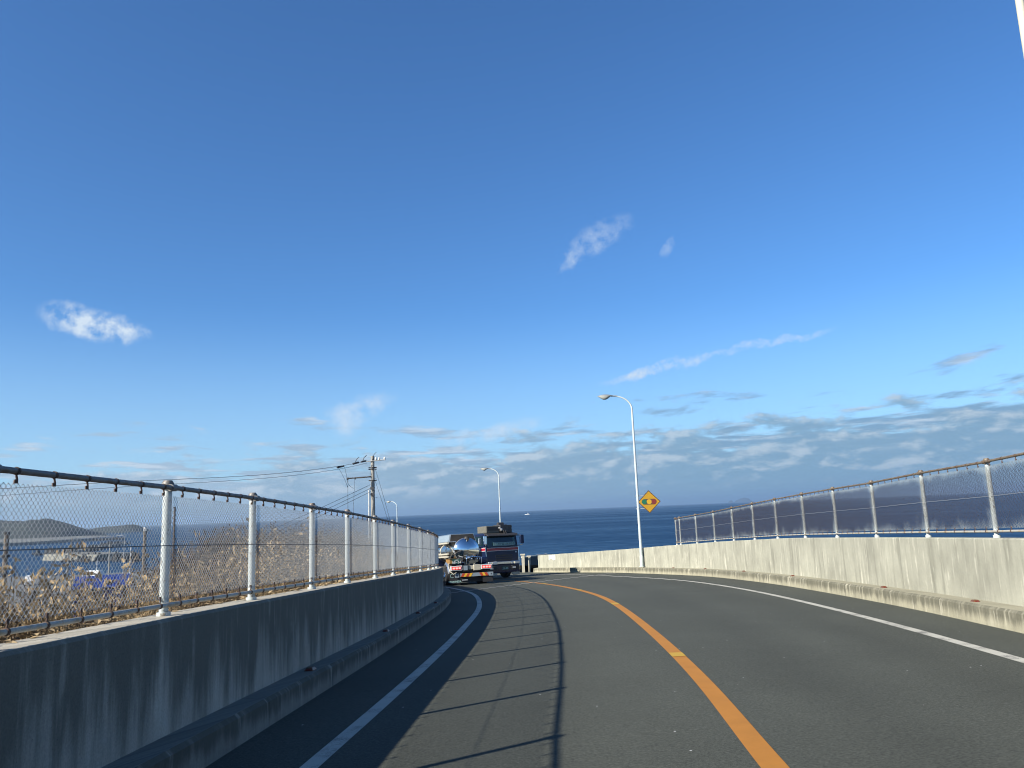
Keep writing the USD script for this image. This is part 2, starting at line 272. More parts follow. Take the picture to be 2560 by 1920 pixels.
def asphalt():
    N = {'g': ('geometry', {}), 'fine': ('noise_texture', {'scale': 170.0, 'detail': 3.0, 'roughness': 0.75}), 'mid': ('noise_texture', {'scale': 42.0, 'detail': 4.0, 'roughness': 0.7}), 'big': ('noise_texture', {'scale': 0.45, 'detail': 4.0, 'roughness': 0.55}),
         'mv': ('mapping', {'scale': (0.5, 0.06, 0.5)}), 'wear': ('noise_texture', {'scale': 2.2, 'detail': 3.0}),
         'fr': ('rgb_ramp', {'ramp': [(0.30, (0.025, 0.0275, 0.0225)), (0.5, (0.050, 0.054, 0.044)), (0.72, (0.10, 0.106, 0.086))]}),
         'br': ('map_range', {'from_min': 0.3, 'from_max': 0.7, 'to_min': 0.93, 'to_max': 1.07}), 'wr': ('map_range', {'from_min': 0.3, 'from_max': 0.7, 'to_min': 0.96, 'to_max': 1.04}), 'mr': ('map_range', {'from_min': 0.34, 'from_max': 0.66, 'to_min': 0.62, 'to_max': 1.38}), 'uv': ('uvmap', {'attribute': 'st'}), 'us': ('separate_xyz', {}), 'tr': ('rgb_ramp', {'ramp': [(0.0, (1.10,) * 3), (0.09, (1.06,) * 3), (0.17, (0.90,) * 3), (0.24, (1.0,) * 3), (0.30, (0.90,) * 3), (0.38, (1.05,) * 3), (0.52, (1.0,) * 3), (0.60, (0.91,) * 3), (0.68, (1.03,) * 3), (0.77, (0.92,) * 3), (0.86, (1.06,) * 3), (1.0, (1.1,) * 3)]}), 'x3': ('math', {'math_type': 'multiply'}),
         'x': ('math', {'math_type': 'multiply'}), 'x2': ('math', {'math_type': 'multiply'}), 'sc': ('vector_math', {'math_type': 'scale'}),
         'vo': ('voronoi_texture', {'scale': 5.5, 'feature': 'f1'}), 'vs': ('separate_color', {}),
         'spark': ('map_range', {'from_min': 0.045, 'from_max': 0.065, 'to_min': 1.0, 'to_max': 0.0, 'clamp': True}), 'pick': ('math', {'math_type': 'greater_than', 'value2': 0.86}), 'sm': ('math', {'math_type': 'multiply'}),
         'mx': ('mix_color', {'b': (0.5, 0.5, 0.48)}), 'bu': ('bump', {'strength': 0.5, 'distance': 0.006}),
         'p': ('principled_bsdf', {'roughness': 0.9, 'specular_ior_level': 0.2})}
    L = [('g.position', 'fine.vector'), ('g.position', 'mid.vector'), ('g.position', 'big.vector'), ('g.position', 'mv.vector'), ('mv.vector', 'wear.vector'), ('fine.fac', 'fr.fac'), ('big.fac', 'br.value'), ('wear.fac', 'wr.value'), ('mid.fac', 'mr.value'),
         ('br.result', 'x.value1'), ('wr.result', 'x.value2'), ('x.value', 'x2.value1'), ('mr.result', 'x2.value2'), ('fr.color', 'sc.vector1'), ('uv.UV', 'us.vector'), ('us.y', 'tr.fac'), ('x2.value', 'x3.value1'), ('tr.color', 'x3.value2'), ('x3.value', 'sc.scale'),
         ('g.position', 'vo.vector'), ('vo.color', 'vs.color'), ('vo.distance', 'spark.value'), ('vs.r', 'pick.value1'), ('spark.result', 'sm.value1'), ('pick.value', 'sm.value2'),
         ('sc.vector', 'mx.a'), ('sm.value', 'mx.fac'), ('mx.result', 'p.base_color'), ('fine.fac', 'bu.height'), ('bu.normal', 'p.normal')]
    return M('asphalt', N, L)

def paint(name, col, wear=0.55, grit=120.0):
    N = {'g': ('geometry', {}), 'n': ('noise_texture', {'scale': grit, 'detail': 4.0, 'roughness': 0.7}), 'n2': ('noise_texture', {'scale': 3.0, 'detail': 5.0, 'roughness': 0.65}),
         'a': ('math', {'math_type': 'add'}), 'r': ('map_range', {'range_type': 'smoothstep', 'from_min': 0.98 + (0.5 - wear) * 0.5, 'from_max': 1.24 + (0.5 - wear) * 0.5, 'to_min': 0.0, 'to_max': 0.9, 'clamp': True}),
         'v': ('map_range', {'from_min': 0.3, 'from_max': 0.7, 'to_min': 0.88, 'to_max': 1.08}), 'cs': ('vector_math', {'math_type': 'scale', 'vector1': tuple(col)}),
         'm': ('mix_color', {'b': (0.06, 0.06, 0.058)}), 'bu': ('bump', {'strength': 0.4, 'distance': 0.004}), 'p': ('principled_bsdf', {'roughness': 0.75, 'specular_ior_level': 0.35})}
    L = [('g.position', 'n.vector'), ('g.position', 'n2.vector'), ('n.fac', 'a.value1'), ('n2.fac', 'a.value2'), ('a.value', 'r.value'), ('n2.fac', 'v.value'), ('v.result', 'cs.scale'), ('cs.vector', 'm.a'), ('r.result', 'm.fac'),
         ('m.result', 'p.base_color'), ('n.fac', 'bu.height'), ('bu.normal', 'p.normal')]
    return M(name, N, L)

def water():
    N = {'g': ('geometry', {}), 'm1': ('mapping', {'scale': (0.11, 0.16, 1.0), 'rotation': (0, 0, 0.5)}), 'w1': ('noise_texture', {'scale': 1.0, 'detail': 6.0, 'roughness': 0.62, 'distortion': 0.4}),
         'm2': ('mapping', {'scale': (0.0016, 0.006, 1.0), 'rotation': (0, 0, -0.15)}), 'w2': ('noise_texture', {'scale': 1.0, 'detail': 4.0, 'roughness': 0.55}),
         'm3': ('mapping', {'scale': (0.5, 0.8, 1.0), 'rotation': (0, 0, 0.3)}), 'w3': ('noise_texture', {'scale': 1.0, 'detail': 4.0, 'roughness': 0.6}), 'ad': ('math', {'math_type': 'multiply_add', 'value2': 0.3}),
         'bu': ('bump', {'strength': 0.8, 'distance': 1.3}), 'ro': ('map_range', {'from_min': 0.38, 'from_max': 0.66, 'to_min': 0.30, 'to_max': 0.12, 'clamp': True}),
         'co': ('mix_color', {'a': (0.0030, 0.0205, 0.056), 'b': (0.0056, 0.0330, 0.082)}), 'rf': ('map_range', {'from_min': 0.35, 'from_max': 0.68, 'to_min': 0.07, 'to_max': 0.26, 'clamp': True}), 'rw': ('map_range', {'from_min': 0.3, 'from_max': 0.7, 'to_min': 0.5, 'to_max': 1.5}), 'rr': ('math', {'math_type': 'multiply'}),
         'd': ('diffuse_bsdf', {}), 'gl': ('glossy_bsdf', {'color': (0.92, 0.97, 1.0)}), 'x': ('mix_closure', {})}
    L = [('g.position', 'm1.vector'), ('m1.vector', 'w1.vector'), ('g.position', 'm2.vector'), ('m2.vector', 'w2.vector'), ('g.position', 'm3.vector'), ('m3.vector', 'w3.vector'), ('w3.fac', 'ad.value1'), ('w1.fac', 'ad.value3'),
         ('ad.value', 'bu.height'), ('bu.normal', 'd.normal'), ('bu.normal', 'gl.normal'), ('w2.fac', 'ro.value'), ('ro.result', 'gl.roughness'), ('w1.fac', 'co.fac'), ('co.result', 'd.color'),
         ('w2.fac', 'rf.value'), ('w1.fac', 'rw.value'), ('rf.result', 'rr.value1'), ('rw.result', 'rr.value2'), ('rr.value', 'x.fac'), ('d.BSDF', 'x.closure1'), ('gl.BSDF', 'x.closure2')]
    return M('sea_water', N, L, surface='x.closure')

def rusty(name, col, rust, amount, rough=0.5, metal=0.5, scale=9.0):
    N = {'g': ('geometry', {}), 'n': ('noise_texture', {'scale': scale, 'detail': 6.0, 'roughness': 0.7}), 'f': ('noise_texture', {'scale': 70.0, 'detail': 3.0}),
         'r': ('map_range', {'range_type': 'smoothstep', 'from_min': 0.62 - amount * 0.3, 'from_max': 0.72 - amount * 0.3, 'to_min': 0.0, 'to_max': 0.9, 'clamp': True}), 'v': ('map_range', {'from_min': 0.3, 'from_max': 0.7, 'to_min': 0.8, 'to_max': 1.15}),
         'cs': ('vector_math', {'math_type': 'scale', 'vector1': tuple(col)}), 'm': ('mix_color', {'b': tuple(rust)}), 'iv': ('math', {'math_type': 'multiply_add', 'value2': -metal, 'value3': metal}), 'p': ('principled_bsdf', {'roughness': rough})}
    L = [('g.position', 'n.vector'), ('g.position', 'f.vector'), ('n.fac', 'r.value'), ('f.fac', 'v.value'), ('v.result', 'cs.scale'), ('cs.vector', 'm.a'), ('r.result', 'm.fac'), ('m.result', 'p.base_color'), ('r.result', 'iv.value1'), ('iv.value', 'p.metallic')]
    return M(name, N, L)

def leafy(name, lo, hi):
    N = {'o': ('object_info', {}), 'g': ('geometry', {}), 'n': ('noise_texture', {'scale': 3.0, 'detail': 3.0}), 'a': ('math', {'math_type': 'multiply_add', 'value2': 0.6}), 'r': ('rgb_ramp', {'ramp': [(0.2, lo), (0.8, hi)]}),
         'd': ('principled_bsdf', {'roughness': 0.85, 'specular_ior_level': 0.2}), 't': ('translucent_bsdf', {}), 'x': ('mix_closure', {'fac': 0.25})}
    L = [('g.random_per_island', 'a.value1'), ('n.fac', 'a.value3'), ('a.value', 'r.fac'), ('r.color', 'd.base_color'), ('r.color', 't.color'), ('d.BSDF', 'x.closure1'), ('t.BSDF', 'x.closure2')]
    return M(name, N, L, surface='x.closure')

MT = {}
MT['asphalt'] = asphalt()
MT['white_line'] = paint('white_road_paint', (0.39, 0.38, 0.325), 0.52)
MT['orange_line'] = paint('orange_road_paint', (0.315, 0.130, 0.0135), 0.12)
MT['yellow_line'] = paint('yellow_road_paint', (0.36, 0.225, 0.024), 0.12)
MT['joint'] = paint('joint_filler', (0.27, 0.265, 0.235), 0.4)
MT['wall_left'] = concrete('shaded_side_concrete', (0.31, 0.29, 0.24), (0.085, 0.083, 0.067), (0.40, 0.38, 0.32), 0.36, drip=0.40)
MT['wall_right'] = concrete('pale_streaked_concrete', (0.258, 0.256, 0.205), (0.135, 0.134, 0.106), (0.41, 0.40, 0.325), 0.03)
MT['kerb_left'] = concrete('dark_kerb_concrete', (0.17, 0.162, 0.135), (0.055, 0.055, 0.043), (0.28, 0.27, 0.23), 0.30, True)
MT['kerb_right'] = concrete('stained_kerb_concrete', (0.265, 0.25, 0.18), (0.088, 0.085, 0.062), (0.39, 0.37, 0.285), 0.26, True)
MT['sea'] = water()
MT['galv'] = rusty('galvanised_steel', (0.30, 0.315, 0.32), (0.16, 0.09, 0.05), 0.10, 0.45, 0.35)
MT['post_paint'] = rusty('pale_painted_post', (0.34, 0.375, 0.37), (0.16, 0.135, 0.10), 0.22, 0.5, 0.0, 14.0)
MT['rail_brown'] = rusty('brown_weathered_rail', (0.13, 0.122, 0.112), (0.09, 0.06, 0.04), 0.45, 0.55, 0.2)
MT['rail_rust'] = rusty('rust_brown_rail', (0.12, 0.095, 0.065), (0.075, 0.045, 0.025), 0.45, 0.6, 0.1)
MT['rail_pale'] = rusty('pale_lower_rail', (0.30, 0.29, 0.25), (0.26, 0.19, 0.11), 0.35, 0.55, 0.1)
MT['rust'] = plain('rust', (0.055, 0.03, 0.02), 0.8, 0, 0.35, 40)
MT['wire_l'] = rusty('galvanised_wire', (0.30, 0.325, 0.335), (0.20, 0.18, 0.15), 0.15, 0.4, 0.10, 3.0)
def rusting_wire():
    # UV: u along the panel, v upwards; bright zinc survives along the top, near the posts and in patches at the bottom, the rest has rusted dark
    N = {'uv': ('uvmap', {'attribute': 'st'}), 'sp': ('separate_xyz', {}), 'g': ('geometry', {}), 'n': ('noise_texture', {'scale': 2.6, 'detail': 5.0, 'roughness': 0.6}),
         'rv': ('rgb_ramp', {'ramp': [(0.0, (0.45,) * 3), (0.07, (0.26,) * 3), (0.20, (0.08,) * 3), (0.38, (0.0,) * 3), (0.84, (0.0,) * 3), (0.95, (0.36,) * 3), (1.0, (0.7,) * 3)]}),
         'ru': ('rgb_ramp', {'ramp': [(0.0, (0.35,) * 3), (0.06, (0.03,) * 3), (0.5, (0.0,) * 3), (0.92, (0.03,) * 3), (1.0, (0.4,) * 3)]}),
         'a': ('math', {'math_type': 'add'}), 'b': ('math', {'math_type': 'add'}), 'r': ('map_range', {'range_type': 'smoothstep', 'from_min': 0.62, 'from_max': 1.25, 'to_min': 0.0, 'to_max': 1.0, 'clamp': True}),
         'm': ('mix_color', {'a': (0.032, 0.026, 0.029), 'b': (0.24, 0.265, 0.26)}), 'p': ('principled_bsdf', {'roughness': 0.6, 'specular_ior_level': 0.3})}
    L = [('uv.UV', 'sp.vector'), ('g.position', 'n.vector'), ('sp.y', 'rv.fac'), ('sp.x', 'ru.fac'), ('rv.color', 'a.value1'), ('ru.color', 'a.value2'), ('a.value', 'b.value1'), ('n.fac', 'b.value2'), ('b.value', 'r.value'), ('r.result', 'm.fac'), ('m.result', 'p.base_color')]
    return M('rusting_wire', N, L)
MT['wire_r'] = rusting_wire()
MT['lamp_pole'] = plain('pale_green_lamp_paint', (0.34, 0.385, 0.385), 0.42, 0.0, 0.08, 5)
MT['lamp_head'] = plain('grey_lamp_housing', (0.20, 0.215, 0.22), 0.38, 0.3, 0.1, 8)
MT['lamp_glass'] = plain('lamp_cover', (0.28, 0.29, 0.27), 0.2, 0.0, 0.05, 8)
MT['cream_pole'] = plain('cream_lamp_paint', (0.42, 0.40, 0.31), 0.5, 0.0, 0.12, 14)
MT['concrete_pole'] = plain('spun_concrete', (0.20, 0.195, 0.175), 0.85, 0, 0.15, 7)
MT['black'] = plain('black_rubber', (0.014, 0.014, 0.015), 0.6, 0, 0.2, 20)
MT['dark_metal'] = plain('dark_metal', (0.045, 0.043, 0.042), 0.5, 0.4, 0.25, 12)
MT['cable'] = plain('cable_sheath', (0.035, 0.037, 0.040), 0.6)
MT['ceramic'] = plain('white_insulator', (0.42, 0.42, 0.40), 0.25)
MT['sign_yellow'] = plain('sign_yellow', (0.30, 0.165, 0.006), 0.45, 0, 0.04, 3)
MT['sign_dark'] = plain('sign_border', (0.06, 0.035, 0.02), 0.5)
MT['sign_green'] = plain('sign_green', (0.005, 0.085, 0.045), 0.45, 0, .04)
MT['sign_red'] = plain('sign_red', (0.12, 0.015, 0.013), 0.45, 0, .04)
MT['sign_amber'] = plain('sign_amber', (0.36, 0.21, 0.01), 0.45, 0, .04)
MT['reflector'] = plain('orange_reflector', (0.10, 0.038, 0.016), 0.45, 0, 0.35, 30)
MT['steel'] = plain('polished_steel', (0.66, 0.67, 0.68), 0.07, 1.0, 0.05, 2)
MT['brushed'] = plain('brushed_steel', (0.48, 0.49, 0.49), 0.28, 0.9, 0.12, 4)
MT['chrome'] = plain('chrome', (0.80, 0.81, 0.82), 0.06, 1.0, 0.03)
MT['cream'] = plain('cream_paint', (0.33, 0.31, 0.245), 0.45, 0, 0.12, 6)
MT['navy'] = plain('navy_truck_paint', (0.005, 0.010, 0.034), 0.30, 0, 0.2, 2, spec=0.25, coat=0.10)
MT['red'] = plain('red_truck_paint', (0.26, 0.012, 0.025), 0.3, 0, 0.1, 3)
MT['white'] = plain('white_paint', (0.50, 0.50, 0.49), 0.4, 0, 0.05)
MT['glass'] = plain('dark_cab_glass', (0.006, 0.016, 0.022), 0.04, 0, 0.1, 2, spec=0.6)
MT['teal'] = plain('teal_board', (0.05, 0.13, 0.13), 0.4)
MT['tealtext'] = plain('pale_teal_letters', (0.30, 0.46, 0.44), 0.4)
MT['plate_green'] = plain('green_number_plate', (0.008, 0.050, 0.040), 0.4)
MT['lens'] = plain('red_lamp_lens', (0.42, 0.012, 0.015), 0.15)
MT['lit'] = M('lit_tail_lamp', {'e': ('emission', {'color': (1.0, 0.18, 0.16), 'strength': 1.6})}, surface='e.emission')
MT['hred'] = plain('hazard_red', (0.34, 0.045, 0.015), 0.35)
MT['hyel'] = plain('hazard_yellow', (0.58, 0.33, 0.02), 0.35)
MT['bluegrey'] = plain('blue_grey_panel', (0.17, 0.21, 0.24), 0.35)
MT['ochre'] = plain('ochre_box', (0.20, 0.11, 0.03), 0.6, 0, 0.3, 9)
MT['ground_reflection'] = plain('painted_ground_reflection', (0.035, 0.030, 0.024), 0.35, 0.3, 0.25, 3)  # dark tone of ground mirrored in steel, put into the colour
MT['khaki'] = plain('khaki_panel', (0.085, 0.08, 0.062), 0.6, 0, 0.2, 6)
MT['headlamp'] = plain('headlamp_glass', (0.42, 0.45, 0.48), 0.12, 0.3)
MT['stem'] = plain('dry_stem', (0.085, 0.064, 0.046), 0.9, 0, 0.35, 12)
MT['leaf'] = leafy('dry_leaf', (0.13, 0.088, 0.048), (0.44, 0.335, 0.19))
MT['twig_leaf'] = leafy('brown_twigs', (0.045, 0.033, 0.025), (0.15, 0.11, 0.075))
MT['soil'] = plain('dry_bank', (0.075, 0.058, 0.040), 0.95, 0, 0.5, 1.7, 0.6)
MT['lot'] = plain('car_park_asphalt', (0.085, 0.086, 0.082), 0.9, 0, 0.18, 0.3)
MT['revet'] = plain('rubble_slope', (0.13, 0.125, 0.115), 0.95, 0, 0.35, 0.8, 0.5)
MT['quay'] = plain('quay_concrete', (0.12, 0.118, 0.10), 0.9, 0, 0.2, 0.25)
MT['armour'] = plain('dark_armour_block', (0.030, 0.029, 0.028), 0.9, 0, 0.4, 0.4)
MT['wood'] = plain('wooded_hill', (0.016, 0.020, 0.016), 0.95, 0, 0.45, 0.05)
MT['isle'] = plain('far_island', (0.02, 0.024, 0.022), 0.95, 0, 0.3, 0.004)
MT['tarp'] = plain('blue_cladding', (0.005, 0.022, 0.16), 0.45, 0, 0.2, 0.6)
MT['post_wood'] = plain('weathered_wood', (0.11, 0.09, 0.07), 0.9, 0, 0.3, 5)
MT['white_patch'] = plain('white_patch', (0.38, 0.39, 0.385), 0.7, 0, 0.1, 9)

# ------------------------------------------------------------------ the road's shape
GG, GC = 0.052, -0.014                      # the road falls 5.2 % ahead and rises a little to the right
def road(x, y): return EYE - 1.55 - GG * np.asarray(y) - GC * np.asarray(x)
def spline(pts, step=0.25):
    p = np.array(pts, float); d = np.concatenate([[0], np.cumsum(np.linalg.norm(np.diff(p, axis=0), axis=1))])
    cs = CubicSpline(d, p); s = np.arange(0, d[-1], step)
    q = cs(s); t = cs(s, 1); t /= np.linalg.norm(t, axis=1, keepdims=True)
    return s, q, np.stack([t[:, 1], -t[:, 0]], 1)      # arc length, points, normals pointing right
LKP = [(-2.9, -8), (-2.72, 0), (-2.57, 6.5), (-2.47, 9.5), (-2.33, 14), (-2.26, 18.5), (-2.24, 22.4), (-2.35, 26.2), (-2.67, 30.4), (-3.4, 35), (-4.6, 40), (-6.3, 45.5), (-9.5, 53), (-14, 62), (-20, 72), (-32, 87)]
RKP = [(4.3, -8), (5.6, 0), (7.31, 11.69), (7.59, 13.59), (7.89, 15.78), (8.18, 18.45), (8.50, 22.22), (8.78, 27.05), (8.80, 32.09), (8.47, 37.27), (7.95, 40.2), (6.85, 44.93), (6.02, 48), (3.22, 54.6), (0.6, 60), (-3.2, 67.5), (-8.8, 77), (-15.5, 86.5), (-27, 99)]
ORP = [(0.95, -6), (1.33, 0), (1.71, 5.68), (1.82, 6.83), (1.97, 8.39), (2.19, 11.31), (2.46, 16.59), (2.62, 21.76), (2.56, 26.64), (2.25, 30.56), (1.44, 36.4), (0.75, 39.69), (0.09, 42.16), (-1.75, 48), (-4.6, 55), (-8.6, 63.5), (-14, 73), (-21, 83), (-30, 93)]
LWP = [(-1.95, -6), (-1.82, 2), (-1.69, 6.35), (-1.63, 7.47), (-1.51, 9.81), (-1.44, 11.36), (-1.34, 14.02), (-1.30, 15.4), (-1.25, 17.8), (-1.21, 20.63), (-1.24, 23.65), (-1.38, 26.52), (-1.61, 29.40), (-1.98, 32.4), (-2.6, 35.6), (-3.7, 40), (-5.4, 45.5), (-8.6, 53)]
RWP = [(3.0, -6), (4.35, 2), (5.83, 9.40), (6.01, 10.81), (6.22, 12.48), (6.47, 14.78), (6.75, 17.75), (6.85, 19.03), (7.14, 24.12), (7.17, 28.66), (6.86, 33.94), (6.22, 37.9), (5.33, 41.77), (4.52, 45.12), (2.80, 49.8), (0.6, 54.5), (-2.2, 60), (-6, 67)]
sL, pL, nL = spline(LKP); sR, pR, nR = spline(RKP)
def strip(poly, nrm, offs, z=None, up=0.0):
    rows = [poly + nrm * o for o in offs]
    v = np.concatenate([np.column_stack([r, road(r[:, 0], r[:, 1]) + up]) for r in rows]); n = len(poly)
    f = [(k * n + i, (k + 1) * n + i, (k + 1) * n + i + 1, k * n + i + 1) for k in range(len(offs) - 1) for i in range(n - 1)]
    return v, np.array(f)
def nface(m):
    v, f = m; t = trimesh.Trimesh(v, np.vstack([f[:, [0, 1, 2]], f[:, [0, 2, 3]]]) if f.shape[1] == 4 else f, process=False)
    return (t.vertices, t.faces) if t.face_normals[:, 2].sum() > 0 else (t.vertices, t.faces[:, ::-1])

# road surface: a ruled sheet from kerb to kerb
nn = 240
def at_frac(p, n): i = np.linspace(0, len(p) - 1, n); j = np.clip(i.astype(int), 0, len(p) - 2); return p[j] + (p[j + 1] - p[j]) * (i - j)[:, None]
a, b = at_frac(pL, nn), at_frac(pR, nn)
cols = [a + (b - a) * t for t in np.linspace(-0.02, 1.02, 9)]
v = np.concatenate([np.column_stack([c, road(c[:, 0], c[:, 1])]) for c in cols])
f = np.array([(k * nn + i, (k + 1) * nn + i, (k + 1) * nn + i + 1, k * nn + i + 1) for k in range(8) for i in range(nn - 1)])
ruv = np.concatenate([np.column_stack([np.linspace(0, 110, nn), np.full(nn, t)]) for t in np.linspace(0, 1, 9)])
tag(obj('road', nface((v, f)), MT['asphalt'], uv=ruv), kind='structure')
for name, pts, w, m in (('white_edge_line', LWP, 0.155, 'white_line'), ('white_edge_line', RWP, 0.165, 'white_line'), ('orange_centre_line', ORP, 0.19, 'orange_line')):
    s, p, n = spline(pts, 0.3)
    tag(obj(name, nface(strip(p, n, (-w / 2, w / 2), up=0.004)), MT[m]), kind='structure')
s, p, n = spline(ORP, 0.1)
for yc, ln in ((11.48, 0.55), (22.1, 0.6), (30.4, 0.6), (37.8, 0.6)):
    k = np.abs(p[:, 1] - yc).argmin(); sel = slice(max(k - int(ln * 5), 0), k + int(ln * 5) + 1)
    tag(obj('yellow_line_patch', nface(strip(p[sel], n[sel], (-0.096, 0.096), up=0.008)), MT['yellow_line']), kind='structure')
s, p, n = spline([(-3.35, 32.4), (-1.81, 35.6), (0.0, 38.66), (2.17, 42.3), (4.47, 45.7), (5.95, 47.6)], 0.3)
tag(obj('expansion_joint', nface(strip(p, n, (-0.09, 0.09), up=0.012)), MT['joint']), kind='structure')

# ------------------------------------------------------------------ kerbs and parapet walls
def prism(poly, nrm, sec, s, side):
    """sweeps a closed section [(outward offset, height)] along the line; returns mesh and uv"""
    n, k = len(poly), len(sec); z0 = road(poly[:, 0], poly[:, 1]); V, UV, Fc = [], [], []
    sec = [(o, h(s) if callable(h) else h) for o, h in sec]
    for e in range(k):
        (o0, h0), (o1, h1) = sec[e], sec[(e + 1) % k]; base = len(V) * n
        for o, h, u in ((o0, h0, 0), (o1, h1, 1)):
            q = poly + nrm * o * side; V.append(np.column_stack([q, z0 + h])); UV.append(np.column_stack([s + (o * 3 if abs(o1 - o0) > 0.1 else 0), np.broadcast_to(0.0 if abs(o1 - o0) > 0.1 else h, (n,))]))
        Fc += [(base + i, base + n + i, base + n + i + 1, base + i + 1) for i in range(n - 1)]
    V = np.concatenate(V); UV = np.concatenate(UV); F4 = np.array(Fc)
    F3 = np.vstack([F4[:, [0, 1, 2]], F4[:, [0, 2, 3]]])
    caps = []
    for row in (0, n - 1):
        ids = [2 * e * n + row for e in range(k)]
        caps += [(ids[0], ids[i], ids[i + 1]) if row else (ids[0], ids[i + 1], ids[i]) for i in range(1, k - 1)]
    F3 = np.vstack([F3, caps])
    t = trimesh.Trimesh(V, F3, process=False)
    if t.volume < 0: F3 = F3[:, ::-1]
    return (V, F3), UV
def pieces(poly, nrm, s, cuts, gap):
    cuts = [s[0]] + sorted(cuts) + [s[-1]]
    for c0, c1 in zip(cuts[:-1], cuts[1:]):
        m = (s > c0 + gap / 2 + 0.05) & (s < c1 - gap / 2 - 0.05)
        ss = np.concatenate([[c0 + gap / 2], s[m], [c1 - gap / 2]])
        yield np.column_stack([np.interp(ss, s, poly[:, i]) for i in (0, 1)]), np.column_stack([np.interp(ss, s, nrm[:, i]) for i in (0, 1)]), ss
def s_at_y(poly, s, y): return float(np.interp(y, poly[:, 1], s))
KHL, KHR, WL, WR = 0.27, 0.31, 0.28, 0.42
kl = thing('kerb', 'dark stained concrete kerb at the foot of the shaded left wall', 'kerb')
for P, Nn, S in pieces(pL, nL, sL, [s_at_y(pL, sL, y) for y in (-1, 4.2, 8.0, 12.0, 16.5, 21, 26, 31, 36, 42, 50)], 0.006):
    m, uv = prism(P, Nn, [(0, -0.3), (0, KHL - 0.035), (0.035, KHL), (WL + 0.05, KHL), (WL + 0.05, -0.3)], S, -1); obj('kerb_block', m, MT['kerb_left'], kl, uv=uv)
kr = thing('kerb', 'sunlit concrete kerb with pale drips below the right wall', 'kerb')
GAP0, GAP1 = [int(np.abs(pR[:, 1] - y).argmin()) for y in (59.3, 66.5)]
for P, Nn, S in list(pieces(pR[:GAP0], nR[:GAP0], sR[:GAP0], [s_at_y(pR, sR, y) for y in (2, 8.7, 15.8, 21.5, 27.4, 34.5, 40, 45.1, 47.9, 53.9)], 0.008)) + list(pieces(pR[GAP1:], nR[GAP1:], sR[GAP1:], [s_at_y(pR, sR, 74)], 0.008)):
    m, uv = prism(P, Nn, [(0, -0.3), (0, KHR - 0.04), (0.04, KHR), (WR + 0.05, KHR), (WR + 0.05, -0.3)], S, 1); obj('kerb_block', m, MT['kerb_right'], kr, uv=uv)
def hL(S): return np.interp(S, [s_at_y(pL, sL, y) for y in (0, 4.4, 7, 12.6, 17.5, 22, 38)], [1.14, 1.147, 1.173, 1.195, 1.19, 1.165, 1.10])
def hR(S): return np.interp(S, [s_at_y(pR, sR, y) for y in (0, 12.1, 18.7, 27.2, 35.1, 42.5, 45.9, 52.3, 59, 80)], [1.28, 1.35, 1.44, 1.54, 1.54, 1.46, 1.40, 1.31, 1.22, 1.15])
wl = thing('parapet_wall', 'long concrete parapet wall in shade on the left, streaked with black mould', 'wall')
for P, Nn, S in pieces(pL, nL, sL, [s_at_y(pL, sL, y) for y in (2.0, 12.2, 22.5, 33, 46)], 0.012):
    m, uv = prism(P, Nn, [(WL, KHL - 0.1), (WL, lambda q: hL(q) - 0.025), (WL + 0.025, hL), (WL + 0.36, hL), (WL + 0.36, -0.6)], S, -1); obj('wall_panel', m, MT['wall_left'], wl, uv=uv)
wr = thing('parapet_wall', 'sunlit pale concrete parapet wall with white streaks on the outside of the bend', 'wall')
for P, Nn, S in list(pieces(pR[:GAP0], nR[:GAP0], sR[:GAP0], [s_at_y(pR, sR, y) for y in (3.5, 30.0, 45.16, 48.08, 57.72)], 0.012)) + list(pieces(pR[GAP1:], nR[GAP1:], sR[GAP1:], [], 0.012)):
    m, uv = prism(P, Nn, [(WR, KHR - 0.1), (WR, lambda q: hR(q) - 0.02), (WR + 0.02, hR), (WR + 0.34, hR), (WR + 0.34, -0.6)], S, 1); obj('wall_panel', m, MT['wall_right'], wr, uv=uv)
# white patch painted on the far end of the right wall
k0, k1 = [int(np.abs(pR[:, 1] - y).argmin()) for y in (56.5, 57.6)]
q = pR[k0:k1 + 1] + nR[k0:k1 + 1] * (WR - 0.006); zt = road(q[:, 0], q[:, 1]) + hR(sR[k0:k1 + 1]); nq = len(q)
jag = np.array([0.34, 0.40, 0.30, 0.27, 0.36, 0.24])[np.arange(nq) % 6]
v = np.vstack([np.column_stack([q, zt - 0.03]), np.column_stack([q, zt - 0.03 - jag])])
obj('white_patch', (v, np.array([(i, nq + i, nq + i + 1, i + 1) for i in range(nq - 1)])), MT['white_patch'], wr, label='ragged white patch near the far end')

